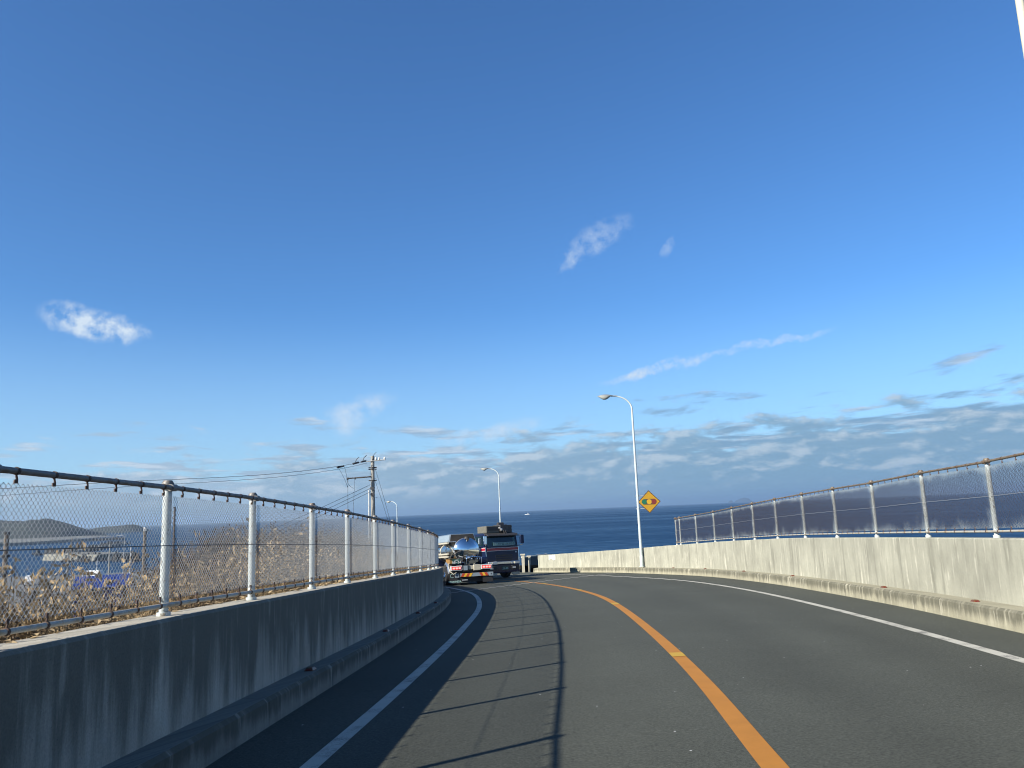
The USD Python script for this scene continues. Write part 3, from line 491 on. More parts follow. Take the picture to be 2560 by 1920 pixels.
# the opening at the end of the right wall: an added dark panel, turned from the sun to read as shade, and two pale posts
gt = thing('dark_gate', 'dark panel added as the shaded stretch in the gap at the far end of the right wall', 'added_panel')
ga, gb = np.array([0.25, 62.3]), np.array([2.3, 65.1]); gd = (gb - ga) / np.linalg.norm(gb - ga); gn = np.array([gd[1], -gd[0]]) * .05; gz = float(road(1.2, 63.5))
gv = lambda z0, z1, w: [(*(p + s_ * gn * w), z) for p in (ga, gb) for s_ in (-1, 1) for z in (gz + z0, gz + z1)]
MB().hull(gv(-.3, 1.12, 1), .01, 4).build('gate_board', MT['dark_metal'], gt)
MB().hull(gv(1.14, 1.20, 1.6), .02, 6).build('cap_rail', MT['cream'], gt)
for (x, y, h, w, n_) in ((0.33, 60.6, 1.30, .11, 'left and taller'), (0.80, 61.2, 1.14, .09, 'right and shorter')):
    p_ = thing('gate_post', f'{n_} of two pale concrete posts beside the dark blue truck', 'post', (x, y, float(road(x, y))))
    MB().rbox(-w, w, -w, w, -.2, h, .015).build('shaft', MT['cream'], p_)
    MB().rbox(-w - .1, w + .06, -w - .03, w + .03, h - .02, h + .09, .02).build('cap', MT['cream'], p_)

# ------------------------------------------------------------------ chain-link fences
def chain_link(A0, A1, B0, B1, pitch, rise, r):
    """woven wire between the lower line A0-A1 and the upper line B0-B1"""
    L = np.linalg.norm(A1 - A0); n = max(int(round(L / pitch)), 1); H = np.linalg.norm(B0 - A0); k = int(round(2 * H / rise))
    d = (A1 - A0) / L; nrm = np.cross(d, [0, 0, 1.0]); nrm /= np.linalg.norm(nrm)
    t = np.arange(k + 1) / k; zig = np.arange(k + 1) % 2
    cols = np.arange(2 * n)
    u = (cols[:, None] // 2 + np.where(cols[:, None] % 2 == 0, zig * 0.5, 1.0 - zig * 0.5)) / n
    u = np.clip(u + rng.normal(0, 0.0012, u.shape), 0, 1)
    P = (A0 + (A1 - A0) * u[..., None]) * (1 - t)[None, :, None] + (B0 + (B1 - B0) * u[..., None]) * t[None, :, None]
    P = P + nrm * (np.where((zig[None, :] + cols[:, None]) % 2, 1, -1) * r * 0.9)[..., None]
    T = np.gradient(P, axis=1); T /= np.linalg.norm(T, axis=-1, keepdims=True)
    a = np.broadcast_to(nrm, T.shape); b = np.cross(T, a)
    ang = np.array([0.5, 2.594, 4.689])
    V = P[:, :, None] + r * (np.cos(ang)[None, None, :, None] * a[:, :, None] + np.sin(ang)[None, None, :, None] * b[:, :, None])
    c, i, j = np.meshgrid(np.arange(2 * n), np.arange(k), np.arange(3), indexing='ij'); base = (c * (k + 1) + i) * 3; jj = (j + 1) % 3
    Fq = np.stack([base + j, base + jj, base + 3 + jj, base + 3 + j], -1).reshape(-1, 4)
    uv = np.stack([np.broadcast_to(u, P.shape[:2]), np.broadcast_to(t[None, :], P.shape[:2])], -1)
    return V.reshape(-1, 3), Fq, np.repeat(uv.reshape(-1, 2), 3, axis=0)
def fence(root, posts, mats, pitch, rise, r_wire, r_post, r_rail, nclip, first_rails=True, end_post=False, mesh_to=99):
    """posts: list of (base point, top height, road-facing normal)"""
    tops = []
    for i, (b, h, nr) in enumerate(posts):
        b = np.array(b); nr = np.array([*nr, 0.0])
        m = MB().tube([b - [0, 0, 0.02], b + [0, 0, 0.03]], r_post * 1.5, 10).tube([b, b + [0, 0, h]], r_post, 12)
        pst = m.build('post', mats['post'], root, smooth=40)
        MB().tube([b + [0, 0, h - 0.035], b + [0, 0, h + 0.02], b + [0, 0, h + 0.045]], [r_post * 1.35, r_post * 1.35, r_post * 0.9], 12).build('cap', mats['cap'], pst, smooth=40)
        MB().disc(b + [0, 0, h - 0.02] + nr * (r_post + r_rail * 0.3), np.cross(nr, [0, 0, 1]), r_rail * 1.5, 0.09, 10).build('clamp', mats['cap'], pst)
    for i in range(len(posts) - 1):
        (b0, h0, n0), (b1, h1, n1) = posts[i], posts[i + 1]
        b0, b1 = np.array(b0), np.array(b1); o0 = np.array([*n0, 0]) * (r_post + r_rail * 0.4); o1 = np.array([*n1, 0]) * (r_post + r_rail * 0.4)
        up_ = lambda z: np.array([0, 0, z])
        T0, T1 = b0 + o0 + up_(h0 - 0.02), b1 + o1 + up_(h1 - 0.02); B0, B1 = b0 + o0 + up_(0.09), b1 + o1 + up_(0.09)
        MB().tube([T0, T1], r_rail, 10).build('top_rail', mats['top'], root, smooth=40)
        MB().tube([B0, B1], r_rail * 0.9, 10).build('bottom_rail', mats['bottom'], root, smooth=40)
        mo = np.array([*n0, 0]) * (r_rail + 0.004)
        if i < mesh_to:
            V, Fq, uvw = chain_link(B0 + mo * 0.2 + up_(0.05), B1 + mo * 0.2 + up_(0.05), T0 + mo * 0.2 - up_(0.075), T1 + mo * 0.2 - up_(0.075), pitch, rise, r_wire)
            obj('wire_mesh', (V, Fq), mats['wire'], root, smooth=True, uv=uvw, kind='stuff')
        mid0, mid1 = (T0 + B0) / 2 + mo * 1.2, (T1 + B1) / 2 + mo * 1.2
        MB().tube([mid0, mid1], 0.0035, 4).build('tension_wire', mats['tw'], root)
        for j in range(nclip):
            t = (j + 0.55) / nclip
            for lo, hi, sg in ((T0, T1, -1), (B0, B1, 1)):
                c = lo + (hi - lo) * t; d = (hi - lo) / np.linalg.norm(hi - lo)
                m = MB().tube([c - d * 0.010, c + d * 0.010], r_rail * 1.22, 8).tube([c + up_(sg * r_rail), c + up_(sg * (r_rail + 0.035)) + mo * 0.3], 0.007, 5).tube([c + up_(sg * (r_rail + 0.03)), c + up_(sg * (r_rail + 0.055))], 0.013, 5)
                m.build('clip', mats['clip'], root)

fl = thing('chain_link_fence', 'tall galvanised chain-link fence with pale posts along the top of the left wall', 'fence')
LPY = [(0.45, 1.02), (2.6, 1.02), (4.52, 1.055), (6.70, 1.10), (8.83, 1.13), (10.93, 1.14), (13.03, 1.15), (15.15, 1.155), (17.3, 1.15), (19.45, 1.15), (21.7, 1.15), (23.9, 1.15), (26.1, 1.15), (28.3, 1.15), (30.5, 1.15), (32.7, 1.15), (34.9, 1.15), (37.1, 1.15), (39.3, 1.15)]
posts = []
for y, h in LPY:
    k = int(np.abs(pL[:, 1] - y).argmin()); q = pL[k] - nL[k] * (WL + 0.2)
    posts.append(((q[0], q[1], float(road(pL[k, 0], pL[k, 1]) + hL(sL[k]))), h, nL[k]))
fence(fl, posts, {'post': MT['post_paint'], 'cap': MT['rail_brown'], 'top': MT['rail_brown'], 'bottom': MT['rail_pale'], 'wire': MT['wire_l'], 'tw': MT['dark_metal'], 'clip': MT['rust']}, 0.044, 0.046, 0.0023, 0.038, 0.021, 6)
fr = thing('chain_link_fence', 'rusting chain-link fence with mottled posts on the sunlit right wall', 'fence')
RPY = [(1.2, 1.28), (4.2, 1.28), (7.3, 1.28), (10.4, 1.28), (13.43, 1.29), (16.36, 1.33), (19.34, 1.33), (22.33, 1.37), (25.4, 1.39), (28.39, 1.40), (31.21, 1.41), (34.02, 1.40), (36.52, 1.38), (38.7, 1.38), (40.63, 1.37), (41.2, 1.36)]
posts = []
for y, h in RPY:
    k = int(np.abs(pR[:, 1] - y).argmin()); q = pR[k] + nR[k] * (WR + 0.17)
    posts.append(((q[0], q[1], float(road(pR[k, 0], pR[k, 1]) + hR(sR[k]) + 0.02)), h, -nR[k]))
fence(fr, posts, {'post': MT['post_paint'], 'cap': MT['rail_rust'], 'top': MT['rail_rust'], 'bottom': MT['rail_pale'], 'wire': MT['wire_r'], 'tw': MT['galv'], 'clip': MT['rust']}, 0.048, 0.050, 0.0028, 0.040, 0.022, 7)

# ------------------------------------------------------------------ sea, land, far hills
def grid(xs, ys, zf):
    X, Y = np.meshgrid(xs, ys); Z = zf(X, Y); n = len(xs)
    v = np.column_stack([X.ravel(), Y.ravel(), Z.ravel()])
    f = np.array([(j * n + i, j * n + i + 1, (j + 1) * n + i + 1, (j + 1) * n + i) for j in range(len(ys) - 1) for i in range(n - 1)])
    return v, f
gx = np.concatenate([-np.geomspace(20, 23000, 26)[::-1], np.geomspace(20, 23000, 26)])
tag(obj('sea', grid(gx, gx, lambda X, Y: X * 0.0), MT['sea']), kind='structure')

LOT = 2.0
wallx = lambda y: np.interp(y, pL[:, 1], pL[:, 0] - WL)
def bank(d, y):
    """height of the bank behind the left wall, d metres left of its face"""
    top = road(wallx(y), y) + np.interp(y, [0, 8, 20], [1.02, 1.02, 1.0])
    s = np.interp(y, [-10, 0, 6, 12, 16, 22, 30, 50], [0.7, 0.75, 0.8, 1.0, 2.2, 6.0, 9.0, 7.0])
    z = top - 0.05 * np.minimum(d, s) - 0.62 * np.maximum(d - s, 0) + 0.9 * np.exp(-((d - 8) / 4.5) ** 2 - ((y - 33) / 9.0) ** 2)
    return np.maximum(z, LOT - 0.3)
ys = np.arange(-14, 87, 0.8); ds = np.array([0.34, 0.5, 0.8, 1.2, 1.8, 2.6, 3.6, 5, 6.5, 8, 10, 12, 14, 17, 20, 24, 28, 34])
D, Y = np.meshgrid(ds, ys); X = wallx(Y) - D; Z = bank(D, Y) + 0.22 * (meshkit.fbm(np.stack([X, Y, X * 0], -1) * 0.8, 4, 3) - 0.5) * np.clip((D - 0.4) * 2, 0, 1)
n = len(ds); v = np.column_stack([X.ravel(), Y.ravel(), Z.ravel()]); f = np.array([(j * n + i, j * n + i + 1, (j + 1) * n + i + 1, (j + 1) * n + i) for j in range(len(ys) - 1) for i in range(n - 1)])
tag(obj('grassy_bank', nface((v, f)), MT['soil'], smooth=True), kind='structure')
# rubble slope to the sea behind the right wall
q = pR + nR * (WR + 0.33); z0 = road(pR[:, 0], pR[:, 1]); V = []
for d, dz in ((0, 0.5), (1.2, 0.2), (4, -1.4), (9, -4.5), (18, -12.5)):
    c = q + nR * d; V.append(np.column_stack([c, np.maximum(z0 + dz, -1.5)]))
n = len(q); f = np.array([(k * n + i, (k + 1) * n + i, (k + 1) * n + i + 1, k * n + i + 1) for k in range(4) for i in range(n - 1)])
tag(obj('sea_slope', nface((np.vstack(V), f)), MT['revet'], smooth=True), kind='structure')
lot = [(-5, -30), (-300, -30), (-300, 176), (-140, 193), (-104, 187), (-60, 205), (-20, 160), (-22, 96), (-14, 74), (-8, 60)]
import shapely
pg = trimesh.creation.extrude_polygon(shapely.Polygon(lot), 4.0, engine='earcut'); pg.apply_translation([0, 0, LOT - 4.0])
tag(obj('car_park', pg, MT['lot']), kind='structure')

def hill(name, pts, y, depth, base=-2.0):
    """pts: (x, height) ridge profile facing the viewer"""
    pts = np.array(pts, float); xs = np.linspace(pts[0, 0], pts[-1, 0], 90); h = np.interp(xs, pts[:, 0], pts[:, 1])
    ts = np.linspace(-1, 1, 25)
    X, T = np.meshgrid(xs, ts); prof = np.clip(1 - np.abs(T) ** 1.7, 0, 1)
    rough = meshkit.fbm(np.stack([X / depth * 9, T * 6, T * 0], -1), 4, 11) - 0.5
    Z = base + (np.broadcast_to(h, X.shape) - base) * prof * (1 + 0.22 * rough) ; Y = y + T * depth
    v = np.column_stack([X.ravel(), Y.ravel(), Z.ravel()]); n = len(xs)
    f = np.array([(j * n + i, j * n + i + 1, (j + 1) * n + i + 1, (j + 1) * n + i) for j in range(len(ts) - 1) for i in range(n - 1)])
    return v, f
tag(obj('wooded_hill', hill('h', [(-1040, 8), (-930, 21), (-731, 26.6), (-696, 25), (-663, 27.5), (-642, 20.4), (-617, 9.4), (-606, -2)], 1100, 90), MT['wood'], smooth=True), kind='structure')
tag(obj('wooded_headland', hill('h', [(-892, -2), (-879, 8), (-850, 13), (-812, 14.2), (-787, 16), (-772, 8), (-760, -2)], 1600, 60), MT['wood'], smooth=True), kind='structure')
tag(obj('far_island', hill('h', [(3905, -2), (3960, 48), (4040, 72), (4085, 84), (4150, 70), (4200, 28), (4250, -2)], 14000, 200, -8), MT['isle'], smooth=True), kind='structure')
tag(obj('far_island', hill('h', [(3800, -2), (3825, 40), (3860, 46), (3890, -2)], 14000, 120, -8), MT['isle'], smooth=True), kind='structure')
tag(obj('low_shore', grid(np.linspace(-1100, -500, 30), np.linspace(840, 1060, 12), lambda X, Y: 1.2 + 1.5 * meshkit.fbm(np.stack([X * .02, Y * .02, X * 0], -1), 3, 5) - 3.5 * np.clip((X + 580) / 80, 0, 1)), MT['quay']), kind='structure')
def breakwater(label, path, w, h, tip):
    t = thing('breakwater', label, 'breakwater'); p = np.array(path, float); d = np.gradient(p, axis=0); d /= np.linalg.norm(d, axis=1, keepdims=True); n = np.column_stack([d[:, 1], -d[:, 0]])
    V = [np.column_stack([p + n * o, np.full(len(p), z)]) for o, z in ((-w / 2 - 1.5, -2), (-w / 2, h), (w / 2, h), (w / 2 + 1.5, -2))]; k = len(p)
    f = [(a * k + i, a * k + k + i, a * k + k + i + 1, a * k + i + 1) for a in range(3) for i in range(k - 1)]
    m = MB().raw(np.vstack(V), np.array(f)); e = (len(V) - 1) * k
    m.f.append(np.array([(0, k, 2 * k), (0, 2 * k, 3 * k), (k - 1, 3 * k - 1, 2 * k - 1), (k - 1, 4 * k - 1, 3 * k - 1)]))
    obj('deck', nface(m.arrays()), MT['quay'], t)
    m = MB(); r_ = np.random.default_rng(int(abs(p[0, 0])))
    for x, y in tip:
        for _ in range(7):
            c = np.array([x, y, 0.6]) + r_.normal(0, 1, 3) * (2.2, 2.2, 0.45); a = r_.uniform(0, 6.28); s = r_.uniform(0.5, 0.8)
            legs = [np.array([math.cos(a + q), math.sin(a + q), -0.33]) for q in (0, 2.094, 4.189)] + [np.array([0, 0, 1.0])]
            for l in legs: m.tube([c, c + l * 2.6 * s], [0.85 * s, 0.55 * s], 5)
    m.build('armour_blocks', MT['armour'], t, kind='stuff')
lerp = lambda a, b, n: [(a[0] + (b[0] - a[0]) * i / (n - 1), a[1] + (b[1] - a[1]) * i / (n - 1)) for i in range(n)]
breakwater('nearest pale concrete breakwater with dark armour blocks at its tip', lerp((-195, 336), (-157, 307), 8), 15, 2.6, lerp((-158, 307), (-141, 291), 8) + lerp((-174, 312), (-163, 303), 5))
breakwater('long dark breakwater of armour blocks behind the nearest one', lerp((-226, 392), (-283, 557), 8), 7, 1.6, lerp((-224, 386), (-284, 562), 26) + lerp((-244, 404), (-232, 396), 5))
breakwater('far low harbour pier in front of the wooded hill', lerp((-480, 560), (-412, 748), 9), 14, 2.6, lerp((-411, 752), (-395, 777), 9))

# ------------------------------------------------------------------ street lamps
def street_lamp(label, base, yaw, H=9.1, arm=1.15, pole='lamp_pole', head=True):
    """a tapered pole whose top bends over into an arm; yaw = compass heading of the arm"""
    t = thing('street_lamp', label, 'street lamp', frame(yaw, base), 'street lamps along the road')
    zs = np.linspace(0, H, 16); pts = [(0, 0, z) for z in zs]; th = np.linspace(0, math.pi / 2 - 0.08, 12)[1:]
    pts += [(0, arm * (1 - math.cos(a)), H + 0.85 * math.sin(a)) for a in th]
    rad = np.concatenate([np.interp(zs, [0, H], [0.09, 0.055]), np.linspace(0.052, 0.036, len(th))])
    MB().tube(pts, rad, 14).build('pole', MT[pole], t, smooth=50)
    MB().tube([(0, 0, 0), (0, 0, 0.03)], 0.17, 12).tube([(0, 0, 0.03), (0, 0, 0.55), (0, 0, 0.62)], [0.105, 0.105, 0.09], 14).build('base', MT[pole], t, smooth=50)
    y0, z0 = pts[-1][1], pts[-1][2]
    MB().tube([(0, y0 - 0.25, z0 - 0.015), (0, y0 + 0.12, z0 + 0.012)], 0.044, 10).build('arm_sleeve', MT['lamp_head'], t, smooth=40)
    n = 15; u = np.linspace(0, 1, n); prof = np.array([0.045, 0.075, 0.105, 0.13, 0.15, 0.163, 0.17, 0.172, 0.168, 0.158, 0.142, 0.118, 0.088, 0.05, 0.006])
    for nm_, s0, s1, mat in (('housing', 0, math.pi, 'lamp_head'), ('lamp_cover', math.pi, 2 * math.pi, 'lamp_glass')):
        a = np.linspace(s0, s1, 9); V = []
        for i in range(n):
            zc = z0 + 0.02 + 0.02 * u[i]; kz = 0.55 if nm_ == 'housing' else (0.25 + 1.1 * math.sin(math.pi * min(max((u[i] - 0.15) / 0.85, 0), 1)) ** 0.8)
            V += [(prof[i] * math.cos(x), y0 + 0.95 * u[i], zc + prof[i] * kz * math.sin(x)) for x in a]
        f = [(i * 9 + j, i * 9 + j + 1, (i + 1) * 9 + j + 1, (i + 1) * 9 + j) for i in range(n - 1) for j in range(8)]
        obj(nm_, (np.array(V), np.array(f)), MT[mat], t, smooth=True)
    return t
street_lamp('tall pale street lamp carrying the yellow sign on the right kerb', (7.04, 45.26, EYE - 3.44), R(-82))
street_lamp('street lamp rising behind the dark blue truck', (-1.75, 80, float(road(-1.75, 80)) + 0.2), R(-75))
street_lamp('smallest, farthest street lamp just right of the utility pole', (-17.7, 115, EYE - 7.9), R(-62))
street_lamp('nearest lamp pole, cut off by the top right corner', (7.87, 10.55, float(road(7.4, 10.55)) + KHR), R(-75), H=9.3, pole='cream_pole')

# ------------------------------------------------------------------ warning sign on the first lamp
ws = thing('warning_sign', 'yellow diamond warning sign with a traffic light symbol, fixed to a lamp pole', 'traffic sign', frame(R(3), (7.68, 45.2, EYE + 0.21)))
S_ = 0.635
MB().add(trimesh.creation.extrude_polygon(shapely.Polygon([(0, -S_), (S_, 0), (0, S_), (-S_, 0)]).buffer(0.02), 0.02).apply_transform(trimesh.transformations.rotation_matrix(math.pi / 2, [1, 0, 0]))).build('border', MT['sign_dark'], ws)
def flat(poly, y, d=0.006):
    m = trimesh.creation.extrude_polygon(poly, d, engine='earcut'); m.apply_transform(trimesh.transformations.rotation_matrix(math.pi / 2, [1, 0, 0])); m.apply_translation([0, y, 0]); return m
obj('face', flat(shapely.Polygon([(0, -S_ + .035), (S_ - .035, 0), (0, S_ - .035), (-S_ + .035, 0)]), -0.021), MT['sign_yellow'], ws)
obj('signal_outline', flat(shapely.LineString([(-0.265, 0), (0.265, 0)]).buffer(0.162), -0.028, 0.005), MT['sign_dark'], ws)
for x, m, nm_ in ((-0.275, 'sign_green', 'green_light'), (0.0, 'sign_amber', 'yellow_light'), (0.275, 'sign_red', 'red_light')):
    obj(nm_, flat(shapely.Point(x, 0).buffer(0.142), -0.034, 0.004), MT[m], ws)
for z in (0.36, -0.38):
    MB().box(-0.78, 0.10, 0.012, 0.04, z - 0.02, z + 0.02).build('bracket', MT['galv'], ws)
    MB().disc((-0.65, 0.06, z), (0, 0, 1), 0.095, 0.05, 12).build('clamp_band', MT['galv'], ws)

# ------------------------------------------------------------------ reflectors on the kerbs
near = ['', '']
Rr = [(13.69, 7.8), (18.27, 8.36), (25.92, 8.93), (31.79, 9.01), (37.03, 8.7), (40.98, 7.98)]
words = ['nearest', 'second', 'third', 'fourth', 'fifth', 'sixth and farthest']
def reflector(label, x, y, side, i):
    P, Nn, S, kh = (pR, nR, 1, KHR) if side > 0 else (pL, nL, -1, KHL)
    k = int(np.abs(P[:, 1] - y).argmin()); t = np.array([-Nn[k, 1], Nn[k, 0]]); yaw = math.atan2(t[0], t[1])
    r = thing('kerb_reflector', label, 'reflector', frame(yaw, (x, y, float(road(P[k, 0], P[k, 1])) + kh), True), 'reflectors on the kerbs')
    MB().hull([(-0.045, -0.075, 0.0), (0.045, -0.075, 0.0), (-0.045, 0.075, 0), (0.045, 0.075, 0), (-0.03, -0.045, 0.025), (0.03, -0.045, 0.025), (-0.03, 0.045, 0.025), (0.03, 0.045, 0.025)], 0.008, 6).build('body', MT['reflector'], r)
    MB().box(-0.03, 0.03, -0.088, -0.082, 0.004, 0.022).build('lens', MT['sign_red'], r)
for i, (y, x) in enumerate(Rr): reflector(f'{words[i]} rusty orange reflector along the sunlit right kerb', x, y, 1, i)
for i, (y, x) in enumerate([(9.83, -2.6), (14.47, -2.46), (18.6, -2.4), (22.29, -2.38)]): reflector(f'{words[i]} small reflector along the shaded left kerb', x, y, -1, i)
# ------------------------------------------------------------------ utility pole and its cables
up_root = thing('utility_pole', 'tall grey concrete utility pole with cross-arm, bands and side arm behind the left fence', 'utility pole', (-8.5, 46.0, 0.0))
zt = EYE + 3.55; gz = 7.6
MB().tube([(0, 0, gz), (0, 0, zt)], [0.165, 0.105], 18).build('pole', MT['concrete_pole'], up_root, smooth=40)
MB().tube([(-0.35, -0.13, EYE + 3.22), (0.80, -0.13, EYE + 3.30)], 0.035, 6).build('cross_arm', MT['galv'], up_root)
for x in (0.05, 0.22, 0.42, 0.74):
    MB().tube([(x, -0.13, EYE + 3.26), (x, -0.13, EYE + 3.34), (x, -0.13, EYE + 3.42), (x + .02, -.13, EYE + 3.46)], [0.035, 0.065, 0.05, 0.02], 8).build('insulator', MT['ceramic'] if x > .1 else MT['dark_metal'], up_root, smooth=30)
MB().tube([(0.05, 0, zt), (0.12, -0.02, zt + 0.12), (0.24, -0.03, zt + 0.22)], 0.016, 5).build('earth_tip', MT['dark_metal'], up_root)
for z in (EYE + 2.86, EYE + 2.76, EYE + 2.10):
    MB().disc((0, 0, z), (0, 0, 1), 0.17, 0.05, 14).box(-.24, .24, -.03, .03, z - .03, z + .03).build('band', MT['dark_metal'], up_root)
MB().tube([(-0.08, -0.1, EYE + 2.32), (-1.46, -0.1, EYE + 2.27)], 0.042, 8).disc((-1.46, -.1, EYE + 2.26), (1, 0, 0), .07, .08, 8).disc((-1.02, -.1, EYE + 2.26), (1, 0, 0), .065, .07, 8).build('side_arm', MT['dark_metal'], up_root)
MB().tube([(-0.22, -0.12, gz), (-0.22, -0.12, EYE + 1.55)], 0.04, 8).build('conduit', MT['ceramic'], up_root)
for z in np.arange(gz + 1.0, EYE + 2.5, 0.55):
    s = 1 if int(z / 0.55) % 2 else -1
    MB().tube([(0.10 * s, 0, z), (0.26 * s, 0, z)], 0.012, 5).build('step_bolt', MT['galv'], up_root)
for z in (EYE + 1.55, EYE + 1.2): MB().box(-0.10, 0.10, -0.24, -0.12, z, z + 0.16).build('junction_box', MT['dark_metal'], up_root)
def cable(name, label, pts, r, sag=0.0, cat='cable', group=None, extra=None):
    p = np.array(pts, float); p[:, 2] += EYE; d = np.concatenate([[0], np.cumsum(np.linalg.norm(np.diff(p, axis=0), axis=1))])
    s = np.linspace(0, d[-1], 40); q = CubicSpline(d, p)(s) if len(p) > 2 else np.column_stack([np.interp(s, d, p[:, i]) for i in range(3)])
    q[:, 2] -= sag * 4 * (s / d[-1]) * (1 - s / d[-1])
    m = MB().tube(q, r, 5)
    if extra: extra(m)
    return tag(m.build(name, MT['cable']), label, cat, group)
mw = [(-8.82, 46.0, 3.25), (-9.75, 45.0, 3.02), (-14.11, 42.0, 2.45), (-18.87, 38.0, 2.16), (-22.69, 34.0, 1.83), (-27.5, 29.5, 1.62)]
def fittings(m):
    for a, b, r in (((-8.9, 46, 3.28), (-9.12, 45.7, 3.2), .055), ((-9.25, 45.55, 3.17), (-9.52, 45.25, 3.08), .06), ((-9.95, 44.85, 2.95), (-10.3, 44.6, 2.86), .06)):
        a, b = np.array(a) + [0, 0, EYE], np.array(b) + [0, 0, EYE]; m.tube([a, b], r, 6)
    for x, y, z in ((-9.05, 45.8, 3.24), (-9.42, 45.4, 3.12)):
        m.tube([(x, y, z + EYE), (x + .08, y, z + EYE + .22), (x + .24, y, z + EYE + .36)], .022, 5)
cable('power_cable', 'upper of the thick dark cables running left from the utility pole, with black fittings', mw, 0.012, extra=fittings)
cable('power_cable', 'lower of the thick dark cables running left from the utility pole', [(x, y, z - 0.10 - 0.05 * i) for i, (x, y, z) in enumerate(mw)], 0.010)
for i, (dz, w) in enumerate(((0.0, 'top'), (-0.22, 'middle'), (-0.42, 'lowest'))):
    cable('phone_cable', f'{w} of three thin cables sloping down left from the pole middle', [(-8.62, 46, 1.87 + dz), (-10.61, 43.0, 0.66 + dz), (-13.5, 38.5, -0.95 + dz)], 0.012)
cable('drop_wire', 'left hanging wire below the side arm of the utility pole', [(-9.95, 45.9, 2.24), (-9.96, 45.9, 0.6), (-9.95, 45.9, -1.2)], 0.010)
cable('drop_wire', 'right hanging wire below the side arm of the utility pole', [(-9.55, 45.9, 2.24), (-9.62, 45.9, 0.6), (-9.64, 45.9, -1.2)], 0.010)
cable('drop_wire', 'slanting wire from the thick cable down to the left hanging wire', [(-10.33, 45.0, 2.88), (-10.1, 45.6, 2.25), (-9.97, 45.9, 1.75)], 0.010)
cable('drop_wire', 'curved wire looping from the thick cable to the right hanging wire', [(-9.98, 45.0, 2.92), (-9.93, 45.5, 2.2), (-9.75, 45.85, 1.75), (-9.62, 45.9, 1.68)], 0.010)
cable('stay_wire', 'upper stay wire slanting down right of the utility pole', [(-8.35, 46, 2.8), (-8.16, 50, -0.3), (-8.1, 51.5, -1.6)], 0.009)
cable('stay_wire', 'lower stay wire slanting down right of the utility pole', [(-8.35, 46, 2.05), (-8.12, 49.0, -0.3), (-8.05, 50.4, -1.4)], 0.009)

# ------------------------------------------------------------------ the two trucks
def wheel(parent, x, y, r, w, hub='chrome'):
    wh = MB().disc((x, y, r), (1, 0, 0), r, w, 24).build('wheel', MT['black'], parent, smooth=30)
    s = 1 if x > 0 else -1
    MB().tube([(x + s * w * .42, y, r), (x + s * w * .53, y, r)], [r * .62, r * .5], 18).disc((x + s * (w * .55), y, r), (1, 0, 0), r * .22, .06, 10).build('rim', MT[hub], wh, smooth=30)
TK = (-2.52, 41.6); tyaw = R(-19)
tk = thing('tanker_truck', 'polished silver tanker truck seen from behind with lit red tail lamps, on the left', 'truck', frame(tyaw, (TK[0], TK[1], float(road(*TK)) + 0.004), True))
for x in (-0.42, 0.42): MB().box(x - 0.05, x + 0.05, 0.06, 8.1, 0.72, 0.98).build('chassis_rail', MT['dark_metal'], tk)
MB().box(-1.02, 1.02, 0.08, 0.5, 0.66, 0.80).box(-0.7, 0.7, 0.3, 3.2, 0.14, 0.72).build('underframe', MT['black'], tk)  # lower black block added to stand for the dark shadow under the truck
# tank: elliptical cylinder with domed end
def tank(x, z, rx, rz, y0, y1, dome, n=48):
    ys_ = [y0 - dome, y0 - dome * .97, y0 - dome * 0.9, y0 - dome * 0.75, y0 - dome * 0.5, y0 - dome * .22, y0 - .03, y0, y0 + .02, y1, y1 + dome * .5, y1 + dome]
    k = [0.001, .18, .38, .6, .8, .94, .995, 1.0, 1.0, 1.0, .8, .001]
    a = np.arange(n) * 2 * math.pi / n; V = [(x + rx * q * math.cos(t), y, z + rz * q * math.sin(t)) for y, q in zip(ys_, k) for t in a]
    f = [(i * n + j, i * n + (j + 1) % n, (i + 1) * n + (j + 1) % n, (i + 1) * n + j) for i in range(len(ys_) - 1) for j in range(n)]
    return np.array(V), np.array(f)
obj('tank', nface((tank(-0.1, 1.80, 0.68, 0.62, 0.45, 6.2, 0.30))), MT['steel'], tk, smooth=30)
def ring(x, z, rx, rz, y, r): return MB().tube([(x + rx * math.cos(t), y, z + rz * math.sin(t)) for t in np.linspace(0, 2 * math.pi, 40)], r, 6, caps=False)
for y in (0.47, 2.3, 4.4): ring(-0.1, 1.80, 0.69, 0.63, y, 0.025).build('tank_band', MT['brushed'], tk, smooth=40)
MB().disc((-0.06, 0.42, 2.44), (0, 0, 1), .13, .1, 12).disc((-0.06, .3, 2.34), (0, 1, 0), .07, .12, 10).build('top_valve', MT['dark_metal'], tk)
MB().hull([(-.82, 0.95, 2.66), (.46, 0.95, 2.66), (-.82, 4.9, 2.66), (.46, 4.9, 2.66), (-.9, 0.95, 2.26), (.58, 0.95, 2.26), (-.9, 4.9, 2.26), (.58, 4.9, 2.26)], 0.012, 6).build('top_box', MT['brushed'], tk)
MB().hull([(-.925, y, 2.29) for y in (1.05, 4.8)] + [(-.85, y, 2.62) for y in (1.05, 4.8)], .012, 6).build('side_panel', MT['bluegrey'], tk)
MB().hull([(-.86, .93, 2.30), (.54, .93, 2.30), (-.80, .93, 2.63), (.43, .93, 2.63)], .012, 6).build('rear_panel', MT['ground_reflection'], tk)  # dark sheet over the steel rear face, painted as the ground's reflection
MB().box(-1.02, -.92, 1.0, 6.2, 2.17, 2.25).build('upper_rail', MT['cream'], tk)
MB().hull([(-.95, 2.6, 2.15), (-.95, 6.0, 2.15), (-.75, 2.9, 1.9), (-.75, 5.8, 1.9)], .04, 6).build('hopper_panel', MT['dark_metal'], tk)
